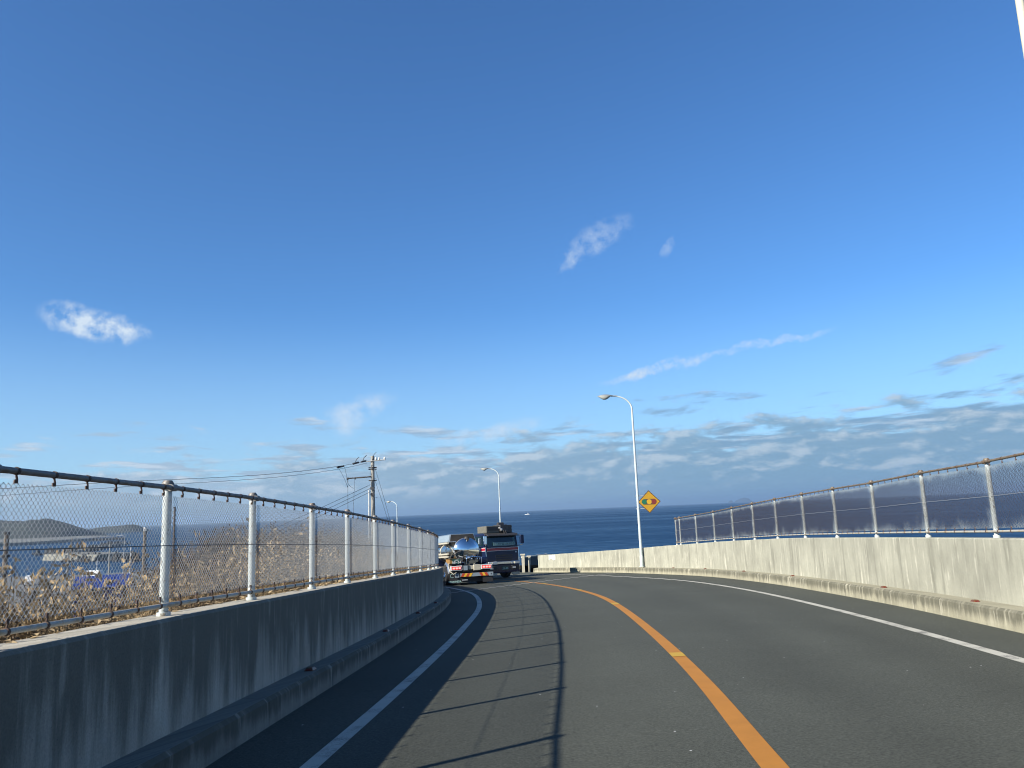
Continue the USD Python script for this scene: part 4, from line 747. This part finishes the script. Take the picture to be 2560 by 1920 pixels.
for z in (1.62, 1.48): MB().rbox(-1.22, -1.10, 0.25, 6.0, z - 0.045, z + 0.045, 0.02).build('walkway_rail', MT['cream'], tk)
for y in (3.4, 5.8): MB().tube([(-1.16, y, 0.95), (-1.16, y, 2.22)], 0.03, 6).build('upright', MT['cream'], tk)
MB().disc((-0.72, 3.1, 1.75), (0, 1, 0), 0.36, 1.6, 24).build('side_drum', MT['steel'], tk, smooth=30)
ring(-0.72, 1.75, .40, .40, 2.2, .035).build('drum_flange', MT['cream'], tk)
MB().rbox(-1.05, -0.62, 0.5, 1.3, 1.10, 1.40, 0.03).build('side_locker', MT['ochre'], tk)
MB().tube([(-1.1, 0.35, 1.15), (-1.22, 0.1, 1.0), (-1.16, -0.05, 0.72), (-0.98, -0.1, 0.58), (-0.84, -0.08, 0.66)], 0.025, 8).build('hose', MT['cream'], tk, smooth=40)
for x in (-.95, .95): MB().tube([(x, 1.25 + .62 * math.cos(a), .48 + .62 * math.sin(a)) for a in np.linspace(.2, 2.94, 14)], .16, 6).build('fender', MT['brushed'], tk, smooth=40)
for x in (-0.92, 0.92):
    wheel(tk, x, 1.25, 0.46, 0.5); wheel(tk, x, 6.9, 0.46, 0.3)
MB().rbox(-0.28, 0.62, -0.02, 0.16, 0.78, 0.98, 0.02).build('rear_beam', MT['cream'], tk)
MB().rbox(0.12, 0.50, -0.08, 0.14, 0.72, 1.02, 0.02).build('valve_box', MT['cream'], tk)
m = MB()
for x, z, r in ((0.05, 1.22, .12), (.2, 1.16, .1), (.36, 1.25, .09), (-.1, 1.12, .1)): m.disc((x, .15, z), (0.3, 1, 0.2), r, .22, 12)
m.tube([(-.25, .05, 1.0), (-.25, .05, 1.4), (-.1, .1, 1.45)], .03, 8).tube([(.6, .08, 1.0), (.6, .08, 1.38), (.4, .2, 1.42), (-.2, .2, 1.42)], .022, 8)
m.build('valve_gear', MT['chrome'], tk, smooth=40)
MB().rbox(.55, 1.0, .3, 1.0, 1.05, 1.4, .08).build('tool_box', MT['navy'], tk, smooth=40)
for x in (-0.82, 0.82):
    L_ = MB().rbox(x - 0.31, x + 0.31, -0.10, 0.02, 0.76, 1.00, 0.015).build('tail_lamp', MT['white'], tk)
    MB().rbox(x - 0.26, x + 0.26, -0.112, -0.09, 0.80, 0.965, 0.008).build('lens', MT['lens'], L_)
    for dx in (-.16, 0, .16): MB().rbox(x + dx - .06, x + dx + .06, -0.122, -0.10, 0.835, 0.925, .008).build('bulb', MT['lit'], L_)
pl = MB().rbox(-1.02, -0.58, -0.05, -0.03, 1.10, 1.34, 0.008).build('number_plate', MT['plate_green'], tk)
obj('plate_text', moved(text('48-34', 0.115), (-0.80, -0.051, 1.19)), MT['white'], pl)
MB().box(-.90, -.70, -.054, -.05, 1.285, 1.31).build('plate_line', MT['white'], pl)
np_ = MB().rbox(-0.48, -0.17, -0.07, -0.02, 0.70, 1.02, 0.01).build('notice_board', MT['black'], tk)
MB().rbox(-0.435, -0.215, -0.082, -0.068, 0.755, 0.985, 0.005).build('notice_sheet', MT['bluegrey'], np_)
rb = MB().box(-0.62, 1.0, -0.03, 0.0, 0.42, 0.60).build('reflective_board', MT['bluegrey'], tk)
def slant(x0, w, sgn): return moved(flat(shapely.Polygon([(x0 - sgn * .05, 0.425), (x0 + w - sgn * .05, 0.425), (x0 + w + sgn * .05, 0.595), (x0 + sgn * .05, 0.595)]), -0.034, 0.003), (0, 0, 0))
for x0, w, c, sg in ((-.55, .15, 'hred', 1), (-.40, .13, 'hyel', 1), (-.27, .15, 'hred', 1), (-.12, .13, 'hyel', 1), (.46, .14, 'hred', -1), (.60, .13, 'hyel', -1), (.73, .15, 'hred', -1)):
    obj('stripe', slant(x0, w, sg), MT[c], rb)
for x in (-0.80, 1.07):
    s_ = MB().box(x - .11, x + .11, -0.05, -0.03, 0.40, 0.60).build('corner_plate', MT['bluegrey'], tk)
    MB().disc((x, -.054, .5), (0, 1, 0), .028, .006, 10).build('bolt', MT['black'], s_)
mf = MB().box(-1.18, -0.60, 0.02, 0.04, 0.10, 0.70).build('mud_flap', MT['black'], tk)
obj('flap_text', moved(text('HIGASHIDA', 0.085), (-0.90, 0.016, 0.20)), MT['tealtext'], mf)
MB().tube([(-1.05 + .09 * math.cos(t), 0.014, .5 + .10 * math.sin(t)) for t in np.linspace(.6, 5.6, 18)], .008, 5).build('emblem', MT['tealtext'], mf)
MB().box(.62, 1.18, 0.02, 0.04, 0.10, 0.66).build('mud_flap', MT['black'], tk)
MB().box(-.52, -.22, -.01, .01, .24, .28).build('step_bar', MT['headlamp'], tk)
MB().hull([(x, y, z) for x in (-1.12, 1.12) for y in (6.5, 8.1) for z in (0.6, 2.7)], 0.08, 10).build('cab', MT['navy'], tk, smooth=30)
for x in (-.95, -.72): MB().box(x - .09, x + .05, 6.05, 6.4, 2.3, 2.66).build('marker', MT['white'] if x > -.9 else MT['red'], tk)

CB = (-0.98, 49.3); cyaw = R(144)
cb = thing('crane_truck', 'dark blue truck facing the camera with a red stripe and gear on its roof', 'truck', frame(cyaw, (CB[0], CB[1], float(road(*CB)) + 0.004), True))
W = 1.22
MB().hull([(x, y, z) for x in (-W + .06, W - .06) for y, z in ((-.06, .62), (-.06, 1.86), (-.22, 2.70), (-2.05, .62), (-2.05, 2.74))], 0.06, 12).build('cab_body', MT['navy'], cb, smooth=30)
wsd = MB().hull([(x, y, z) for x in (-1.06, 1.06) for y, z in ((-.005, 1.95), (-.125, 2.55), (-.1, 1.95), (-.2, 2.55))], 0.02, 8).build('windscreen', MT['glass'], cb, smooth=30)
bd = MB().box(-.92, .72, .02, .03, 2.0, 2.20).build('slogan_board', MT['teal'], cb)
bm = MB()
for b_ in ((-.92, .72, .03, .034, 2.185, 2.20), (-.92, .72, .03, .034, 2.0, 2.015), (-.92, -.905, .03, .034, 2.0, 2.2), (.705, .72, .03, .034, 2.0, 2.2)): bm.box(*b_)
bm.build('board_frame', MT['tealtext'], bd)
tx = text('俺の人生一筋に生きる', 0.125, cjk=True); tx.vertices = np.array(tx.vertices) * [-1, -1, 1]
obj('board_text', moved(tx, (-0.10, 0.036, 2.10)), MT['tealtext'], bd)
for x in (-.9, -.98): MB().hull([(x, -.02, 2.05), (x * .97, -.11, 2.50)], .03, 6).build('sun_strip', MT['teal'], wsd)
for z0, z1, m_ in ((1.70, 1.86, 'red'), (1.86, 1.885, 'white'), (1.675, 1.70, 'white')):
    MB().box(-W + .02, W - .08, 0.0, 0.008, z0, z1).build('front_stripe', MT[m_], cb)
    MB().box(W, W + .008, -1.9, -.12, z0 + .02, z1 + .02).build('side_stripe', MT[m_], cb)
st = shapely.Polygon([((.17 if i % 2 == 0 else .07) * math.sin(i * math.pi / 5), (.17 if i % 2 == 0 else .07) * math.cos(i * math.pi / 5)) for i in range(10)])
sm = trimesh.creation.extrude_polygon(st, .006, engine='earcut'); sv = np.array(sm.vertices); sm.vertices = np.stack([W + .01 + sv[:, 2], -.75 + sv[:, 0], 1.80 + sv[:, 1]], 1); sm.fix_normals(); obj('star', sm, MT['white'], cb)
MB().disc((-1.02, .004, 1.58), (0, 1, 0), .055, .012, 14).build('badge', MT['headlamp'], cb)
g_ = MB()
for z in (1.40, 1.27, 1.14): g_.box(-.75, .55, .0, .012, z - .045, z + .03)
g_.build('grille', MT['black'], cb)
for x in (-W + .42, -.1, .35): pass
bp = MB().rbox(-W, W, -.5, .10, .32, .84, .05).build('bumper', MT['navy'], cb, smooth=30)
MB().rbox(-W + .02, W - .02, .02, .13, .86, 1.02, .02).build('chrome_strip', MT['brushed'], cb)
for x in (-.86, .86):
    h_ = MB().rbox(x - .34, x + .34, .05, .14, .84, 1.03, .03).build('headlamp', MT['headlamp'], cb, smooth=30)
    MB().disc((x + .1, .145, .935), (0, 1, 0), .07, .02, 14).build('reflector', MT['chrome'], h_)
    MB().rbox(x - .37, x + .37, .06, .10, .48, .78, .02).build('lamp_frame', MT['brushed'], cb)
    f_ = MB().rbox(x - .33, x + .33, .085, .112, .52, .72, .015).build('fog_lamp', MT['black'], cb)
    MB().rbox(x - .02, x + .22, .108, .122, .57, .68, .01).build('lamp_glass', MT['headlamp'], f_)
    MB().hull([(x - .3, .06, .34), (x + .3, .06, .34), (x - .3, .05, .20), (x + .16, .05, .20)], .03, 6).build('lip', MT['cream'], cb)
p2 = MB().rbox(-.30, .16, .09, .112, .50, .74, .008).build('number_plate', MT['plate_green'], cb)
tx = text('11-50', .10); tx.vertices = np.array(tx.vertices) * [-1, -1, 1]; obj('plate_text', moved(tx, (-.07, .114, .60)), MT['tealtext'], p2)
MB().hull([(-1.18, .0, 2.71), (1.18, .0, 2.71), (-1.12, .12, 2.61), (1.12, .12, 2.61), (-1.15, -.4, 2.80), (1.15, -.4, 2.80)], .03, 8).build('sun_visor', MT['dark_metal'], cb, smooth=30)
rb_ = MB().hull([(x, y, z) for x, y in ((.08, -.25), (.98, -.25), (.12, -1.2), (1.0, -1.2)) for z in (2.84, 3.20)], .03, 8).build('roof_box', MT['khaki'], cb)
sp_ = MB().box(.12, .94, -.215, -.205, 2.94, 3.17).build('sign_panel', MT['black'], rb_)
MB().rbox(-1.02, -.45, -1.1, -.3, 2.80, 3.28, .03).build('roof_box', MT['dark_metal'], cb)
MB().hull([(x, y, z) for x in (-.5, -.02) for y in (-.15, -.9) for z in (2.9, 3.26)], .04, 8).disc((-.26, -.5, 3.34), (1, 0, 0), .12, .4, 14).tube([(-.35, -.1, 2.95), (-.35, .02, 2.72)], .02, 6).tube([(-.2, -.1, 2.95), (-.2, .04, 2.68)], .03, 6).build('crane_head', MT['dark_metal'], cb, smooth=35)
MB().box(-.02, .10, -.16, -.1, 3.06, 3.15).box(-.12, -.02, -.14, -.08, 2.94, 3.08).build('work_lamp', MT['white'], cb)
MB().rbox(.35, .5, -1.4, -.9, 2.8, 3.0, .03).build('horn', MT['cream'], cb)
for sx in (-1, 1):
    m_ = MB().tube([(sx * 1.16, -.1, 2.62), (sx * 1.36, .16, 2.60), (sx * 1.42, .2, 2.5)], .025, 6).tube([(sx * 1.16, -.05, 1.95), (sx * 1.40, .2, 2.0), (sx * 1.42, .2, 2.1)], .025, 6).build('mirror_arm', MT['chrome'] if sx > 0 else MT['dark_metal'], cb, smooth=40)
    MB().rbox(sx * 1.42 - .13, sx * 1.42 + .13, .15, .24, 2.08, 2.62, .04).build('mirror', MT['navy'] if sx < 0 else MT['chrome'], m_, smooth=35)
    MB().rbox(sx * 1.58 - .10, sx * 1.58 + .10, -.2, -.1, 2.12, 2.5, .04).build('mirror_back', MT['bluegrey'], m_)
    MB().tube([(sx * (W + .02), -.04, 1.95), (sx * (W + .02), -.02, .95)], .02, 6).build('corner_trim', MT['chrome'], cb)
    MB().tube([(sx * (W + .03), -.5, 1.22), (sx * (W + .06), -.05, 1.2)], .025, 6).build('door_handle', MT['chrome'], cb)
    MB().box(sx * W - .006 if sx > 0 else -W - .006, sx * W + .006 if sx > 0 else -W + .006, -1.55, -.35, 2.02, 2.62).build('side_window', MT['glass'], cb)
MB().rbox(-1.1, 1.1, -2.9, -2.2, .8, 2.6, .05).build('crane_column', MT['khaki'], cb)
MB().box(-1.2, 1.2, -8.2, -3.0, .85, 1.05).box(-1.22, -1.16, -8.2, -3.0, 1.05, 1.45).box(1.16, 1.22, -8.2, -3.0, 1.05, 1.45).build('flat_bed', MT['navy'], cb)
for x in (-.45, .45): MB().box(x - .05, x + .05, -8.1, -.3, .58, .82).build('chassis_rail', MT['black'], cb)
for x in (-1.0, 1.0):
    wheel(cb, x, -1.25, .48, .28); wheel(cb, x * .9, -5.4, .48, .5); wheel(cb, x * .9, -6.6, .48, .5)
MB().box(-1.0, 1.0, -2.0, -.1, .34, .6).build('underside', MT['black'], cb)

# ------------------------------------------------------------------ dry plants behind the left fence
def plant(seed, h, stems, leaves, lsize, spread):
    r = np.random.default_rng(seed); st, lf = MB(), MB()
    for i in range(stems):
        a, tilt = r.uniform(0, 6.283), abs(r.normal(0, spread)); hh = h * r.uniform(.55, 1.0); b = r.normal(0, .12, 2); bend = r.uniform(.05, .35)
        t = np.linspace(0, 1, 5); p = np.column_stack([b[0] + math.cos(a) * (tilt * t + bend * t ** 2) * hh, b[1] + math.sin(a) * (tilt * t + bend * t ** 2) * hh, hh * t * (1 - .18 * bend * t)])
        st.tube(p, np.linspace(.009, .004, 5), 3, caps=False)
        n = leaves
        for _ in range(n):
            u = r.uniform(.25, 1.0) ** .7; c = np.array([np.interp(u, t, p[:, k]) for k in range(3)]) + r.normal(0, .05, 3)
            d = r.normal(0, 1, 3); d[2] = -abs(d[2]) * 1.1; d /= np.linalg.norm(d); w = np.cross(d, r.normal(0, 1, 3)); w /= np.linalg.norm(w); L = lsize * r.uniform(.6, 1.5); nn_ = np.cross(d, w)
            lf.raw([c, c + d * L * .5 + w * L * .27 + nn_ * L * .10, c + d * L, c + d * L * .5 - w * L * .27 + nn_ * L * .10], [(0, 1, 2), (0, 2, 3)])
    return st.arrays(), lf.arrays()
protos = [plant(1, 1.5, 16, 11, .085, .22), plant(2, 1.2, 18, 11, .08, .28), plant(3, 1.9, 18, 14, .09, .2), plant(4, 1.6, 22, 9, .07, .35)]
spots = [(4.6, .95, 2, .80), (5.6, 1.6, 0, .95), (6.3, .9, 1, .75), (7.2, 1.9, 2, .9), (8.1, 1.0, 0, .8), (8.9, 2.3, 2, 1.05), (9.8, 1.1, 1, .9), (10.6, 2.6, 2, 1.1), (11.6, 1.2, 2, .95), (12.6, 2.6, 0, 1.2), (13.7, 1.4, 2, 1.1), (14.9, 2.8, 2, 1.1), (16.1, 1.5, 0, 1.1), (17.4, 3.2, 2, 1.05)]
first = {}
names = ['lowest', 'second', 'third', 'fourth', 'fifth', 'sixth', 'seventh', 'eighth', 'ninth', 'tenth', 'eleventh', 'twelfth', 'thirteenth', 'fourteenth and farthest']
for i, (y, d, k, sc) in enumerate(spots):
    x = float(wallx(y)) - d; z = float(bank(np.array(d), np.array(y))) - .08; a = i * 2.4; c, s = math.cos(a) * sc, math.sin(a) * sc
    pm = mat4((c, s, 0), (-s, c, 0), (0, 0, sc), (x, y, z))
    sc = min(sc, (float(road(wallx(y), y)) + 1.15 + .62 * (d - .2) - z) / [1.5, 1.2, 1.9, 1.6][k]); c, s = math.cos(a) * sc, math.sin(a) * sc; pm = mat4((c, s, 0), (-s, c, 0), (0, 0, sc), (x, y, z))
    lab = f"{'nearest' if i == 0 else names[i]} tan dried shrub counting along the inside of the left fence"
    t = thing('dry_shrub', lab, 'shrub', pm, 'dried shrubs behind the left fence')
    if k not in first:
        obj('stems', protos[k][0], MT['stem'], t); obj('leaves', protos[k][1], MT['leaf'], t); first[k] = t.GetPath()
    else:
        t.GetReferences().AddInternalReference(first[k]); t.SetInstanceable(True); tag(t, lab, 'shrub', 'dried shrubs behind the left fence')
        UsdGeom.Xformable(t).GetOrderedXformOps()[0].Set(pm)
def scatter(name, label, meshes, P, S, seed):
    pi = UsdGeom.PointInstancer.Define(stage, path_of(name, None)); r = np.random.default_rng(seed); pr = []
    for j, (m, mt) in enumerate(meshes):
        q = usdkit.mesh(stage, f'{pi.GetPath()}/clump_{j:03d}', m, mt); pr.append(q.GetPath())
    pi.CreatePrototypesRel().SetTargets(pr)
    n = len(P); pi.CreateProtoIndicesAttr(Vt.IntArray([int(v) for v in r.integers(0, len(meshes), n)]))
    pi.CreatePositionsAttr(Vt.Vec3fArray.FromNumpy(np.asarray(P, np.float32)))
    a = r.uniform(0, 6.283, n); pi.CreateOrientationsAttr(Vt.QuathArray([Gf.Quath(float(math.cos(x / 2)), 0, 0, float(math.sin(x / 2))) for x in a]))
    pi.CreateScalesAttr(Vt.Vec3fArray.FromNumpy(np.repeat(np.asarray(S, np.float32)[:, None], 3, 1)))
    return tag(pi.GetPrim(), label, kind='stuff')
def both(k):
    (a, fa), (b, fb) = protos[k]; return (np.vstack([a, b]), np.vstack([fa if fa.shape[1] == 3 else fa, fb + len(a)]))
r = np.random.default_rng(21); P, S = [], []
for _ in range(2600):
    y = r.uniform(1.5, 46); lim = np.interp(y, [0, 10, 16, 24, 46], [6, 7, 10, 15, 15]); d = .45 + r.uniform(0, 1) ** 1.25 * lim
    x = float(wallx(y)) - d; z = float(bank(np.array(d), np.array(y))); top = float(road(wallx(y), y)) + 1.15 + .55 * (d - .2)
    sc = min(r.uniform(.4, .9) * np.interp(y, [0, 12, 26, 46], [.8, 1.0, .75, .6]), max(top - z, .08) / 1.7)
    P.append((x, y, z - .06)); S.append(sc)
scatter('dry_scrub', 'mass of dry brown scrub covering the bank', [(both(k), MT['twig_leaf'] if k == 3 else MT['leaf']) for k in range(4)], P, S, 4)
P, S = [], []
for _ in range(700):
    y = r.uniform(22, 48); d = r.uniform(3, 15); P.append((float(wallx(y)) - d, y, float(bank(np.array(d), np.array(y))) - .1)); S.append(r.uniform(.7, 1.25))
scatter('brown_thicket', 'brown leafless thicket on the mound', [(both(k), MT['twig_leaf']) for k in (0, 3)], P, S, 5)
# dry leaves lying on the wall top
lm = MB(); r = np.random.default_rng(9)
for _ in range(260):
    y = r.uniform(3, 32); k = int(np.abs(pL[:, 1] - y).argmin()); o = WL + .27 + r.uniform(0, .12); q = pL[k] - nL[k] * o; c = np.array([q[0], q[1], float(road(pL[k, 0], pL[k, 1]) + hL(sL[k])) + .012])
    d = r.normal(0, 1, 3) * [1, 1, .35]; d /= np.linalg.norm(d); w = np.cross(d, [0, 0, 1.0]) * .4; L = r.uniform(.05, .11)
    lm.raw([c, c + d * L * .5 + w * L + [0, 0, .01], c + d * L, c + d * L * .5 - w * L + [0, 0, .01]], [(0, 1, 2), (0, 2, 3)])
tag(lm.build('fallen_leaves', MT['leaf'], kind='stuff'), 'dry leaves lying on top of the left wall')

# ------------------------------------------------------------------ things in the car park below
def van(label, x, y, yaw, L=3.6, H=1.9, W_=1.5):
    t = thing('parked_van', label, 'van', frame(yaw, (x, y, LOT + .004)), 'white vans parked below the road')
    w = W_ / 2
    MB().hull([(sx * w * .94, y_, z) for sx in (-1, 1) for y_, z in ((-L / 2, .3), (L / 2, .3), (-L / 2, 1.0), (L / 2, .95))] + [(sx * w * .86, y_, z) for sx in (-1, 1) for y_, z in ((-L / 2 + .1, H), (L / 2 - .75, H))], .05, 8).build('body', MT['white'], t, smooth=30)
    for sx in (-1, 1):
        for y0, y1 in ((-L / 2 + .3, -L / 2 + 1.2), (-L / 2 + 1.3, -L / 2 + 2.1), (-L / 2 + 2.2, L / 2 - .65)):
            MB().hull([(sx * (w * .95), y0, 1.08), (sx * (w * .95), y1, 1.08), (sx * (w * .90), y0, H - .25), (sx * (w * .90), y1 - .15, H - .25)], .035, 6).build('side_window', MT['glass'], t)
        for y_ in (-L / 2 + .65, L / 2 - .65): wheel(t, sx * (w - .05), y_, .28, .18, 'brushed')
    MB().hull([(sx * w * .8, y_, z) for sx in (-1, 1) for y_, z in ((L / 2 - .12, 1.08), (L / 2 - .66, H - .2))], .06, 6).build('windscreen', MT['glass'], t)
    MB().hull([(sx * w * .75, -L / 2 + .0 + (z - 1.1) * .1, z) for sx in (-1, 1) for z in (1.1, H - .25)], .06, 6).build('rear_window', MT['glass'], t)
    for sx in (-1, 1): MB().rbox(sx * w * .7 - .15, sx * w * .7 + .15, L / 2 - .02, L / 2 + .06, .6, .78, .02).build('headlamp', MT['headlamp'], t)
van('white van parked nearest the left edge behind the fence', -98.6, 158.5, R(150))
van('white van parked beside the blue shed at the quay edge', -90.4, 167.5, R(95), 4.2)
sh = thing('blue_shed', 'bright blue clad shed in the car park behind the left fence', 'shed', frame(R(-28), (-48.2, 91.5, LOT)))
MB().box(-2.9, 2.7, -1.6, 1.6, 0, 4.2).build('wall', MT['tarp'], sh)
rf = MB(); rf.raw([(-3.1, -1.9, 4.15), (2.9, -1.9, 4.15), (2.9, 1.9, 5.3), (-3.1, 1.9, 5.3), (-3.1, -1.9, 4.22), (2.9, -1.9, 4.22), (2.9, 1.9, 5.37), (-3.1, 1.9, 5.37)], [(0, 1, 2, 3), (7, 6, 5, 4), (0, 4, 5, 1), (1, 5, 6, 2), (2, 6, 7, 3), (3, 7, 4, 0)])
rf.build('roof', MT['tarp'], sh)
for x in np.arange(-2.7, 2.7, .9): MB().box(x - .03, x + .03, -1.64, -1.6, .1, 4.1).build('rib', MT['tarp'], sh)
MB().box(-.9, .9, -1.66, -1.61, 0, 2.6).build('door', MT['bluegrey'], sh)
def simple_pole(name, label, cat, x, y, z0, z1, r, mat, extra=None):
    t = thing(name, label, cat, (x, y, 0)); MB().tube([(0, 0, z0), (0, 0, z1)], [r, r * .75], 8).build('pole', MT[mat], t, smooth=40); MB().tube([(0, 0, z1 - .02), (0, 0, z1 + .06)], r * .9, 8).build('cap', MT['dark_metal'], t)
    if extra: extra(t)
    return t
def bent(t):
    MB().tube([(0, 0, LOT + 8.6), (-.15, 0, LOT + 9.0), (-.6, 0, LOT + 9.15), (-1.1, 0, LOT + 9.1)], .06, 6).build('arm', MT['galv'], t); MB().rbox(-1.7, -1.0, -.12, .12, LOT + 9.0, LOT + 9.16, .03).build('lamp_head', MT['lamp_head'], t)
simple_pole('quay_lamp', 'slim curved-top lamp standing on the quay beyond the car park', 'street lamp', -83.0, 165, LOT, LOT + 8.7, .10, 'galv', bent)
def capbox(t): MB().rbox(-.4, .4, -.3, .3, 8.0, 8.7, .05).build('top_box', MT['dark_metal'], t)
simple_pole('quay_pole', 'stout grey pole with a dark box on top, left of the breakwater', 'pole', -94.7, 165, LOT, 8.4, .26, 'concrete_pole', capbox)
simple_pole('quay_pole', 'plain grey concrete pole between the curved lamp and the boxed pole', 'pole', -73.0, 140, LOT, 9.94, .17, 'concrete_pole')
simple_pole('quay_pole', 'thin white pole by the quay edge', 'pole', -93.4, 174, LOT, 5.8, .10, 'white')
simple_pole('quay_pole', 'thin pale pole in front of the open sea, right of the quay lamp', 'pole', -85.1, 172, LOT, 8.5, .09, 'white')
simple_pole('wooden_post', 'dark knobbly wooden post standing out of the scrub', 'post', -28.63, 60, LOT, EYE - .5, .17, 'post_wood', lambda t: MB().disc((0, 0, EYE - .35), (0, 0, 1), .12, .4, 8).build('knob', MT['ceramic'], t))
simple_pole('wooden_post', 'tall dark pole beside the second fence post, reaching above the horizon', 'post', -26.4, 60, LOT, EYE + 1.25, .11, 'post_wood')
def bandp(t):
    for z in (EYE - .7, EYE - 1.2): MB().disc((0, 0, z), (0, 0, 1), .13, .06, 10).build('band', MT['dark_metal'], t)
simple_pole('wooden_post', 'dark banded post at the far left edge behind the fence', 'post', -14.4, 22, LOT, EYE - .1, .085, 'post_wood', bandp)
bc = thing('beacon_frame', 'small red and white lattice frame standing behind the middle of the left fence', 'frame', (-14.1, 70, 0))
for x in (-.32, .32):
    for y in (-.3, .3): MB().tube([(x, y, LOT), (x, y, EYE - 3.7)], .05, 5).build('leg', MT['white'], bc)
for i, z in enumerate(np.arange(EYE - 7.4, EYE - 3.6, .45)): MB().box(-.36, .36, -.34, .34, z - .05, z + .05).build('rung', MT['red'] if i % 2 else MT['white'], bc)
MB().box(-.5, .5, -.42, .42, EYE - 3.75, EYE - 3.5).build('top_frame', MT['red'], bc)

# ------------------------------------------------------------------ boat
bt = thing('fishing_boat', 'tiny white fishing boat on the open sea below the horizon', 'boat', frame(R(-95), (27.5, 2140, 0.0)))
MB().hull([(-1.3, -6, .1), (1.3, -6, .1), (-1.6, 1, .1), (1.6, 1, .1), (0, 6.2, .6), (-1.6, -6, 1.5), (1.6, -6, 1.5), (-1.9, 1, 1.6), (1.9, 1, 1.6), (0, 7.2, 2.6)], .1, 6).build('hull', MT['white'], bt)
MB().rbox(-1.1, 1.1, -3.5, -.5, 1.5, 4.2, .15).build('cabin', MT['white'], bt)
MB().box(-1.12, 1.12, -.52, -.42, 2.9, 3.7).build('cabin_window', MT['glass'], bt)
MB().tube([(0, -2, 4.2), (0, -2, 7.0)], .1, 6).build('mast', MT['white'], bt)

# ------------------------------------------------------------------ the air between here and the horizon
hz = usdkit.mesh(stage, '/World/haze', trimesh.creation.box(bounds=[(-23900, -23900, -9.5), (23900, 23900, 135)]), M('sea_air', {'v': ('principled_volume', {'color': (0.62, 0.80, 0.95), 'density': 0.00011, 'anisotropy': 0.55})}, surface=None, volume='v.volume'))
tag(hz.GetPrim(), 'thin bluish sea haze', kind='stuff')
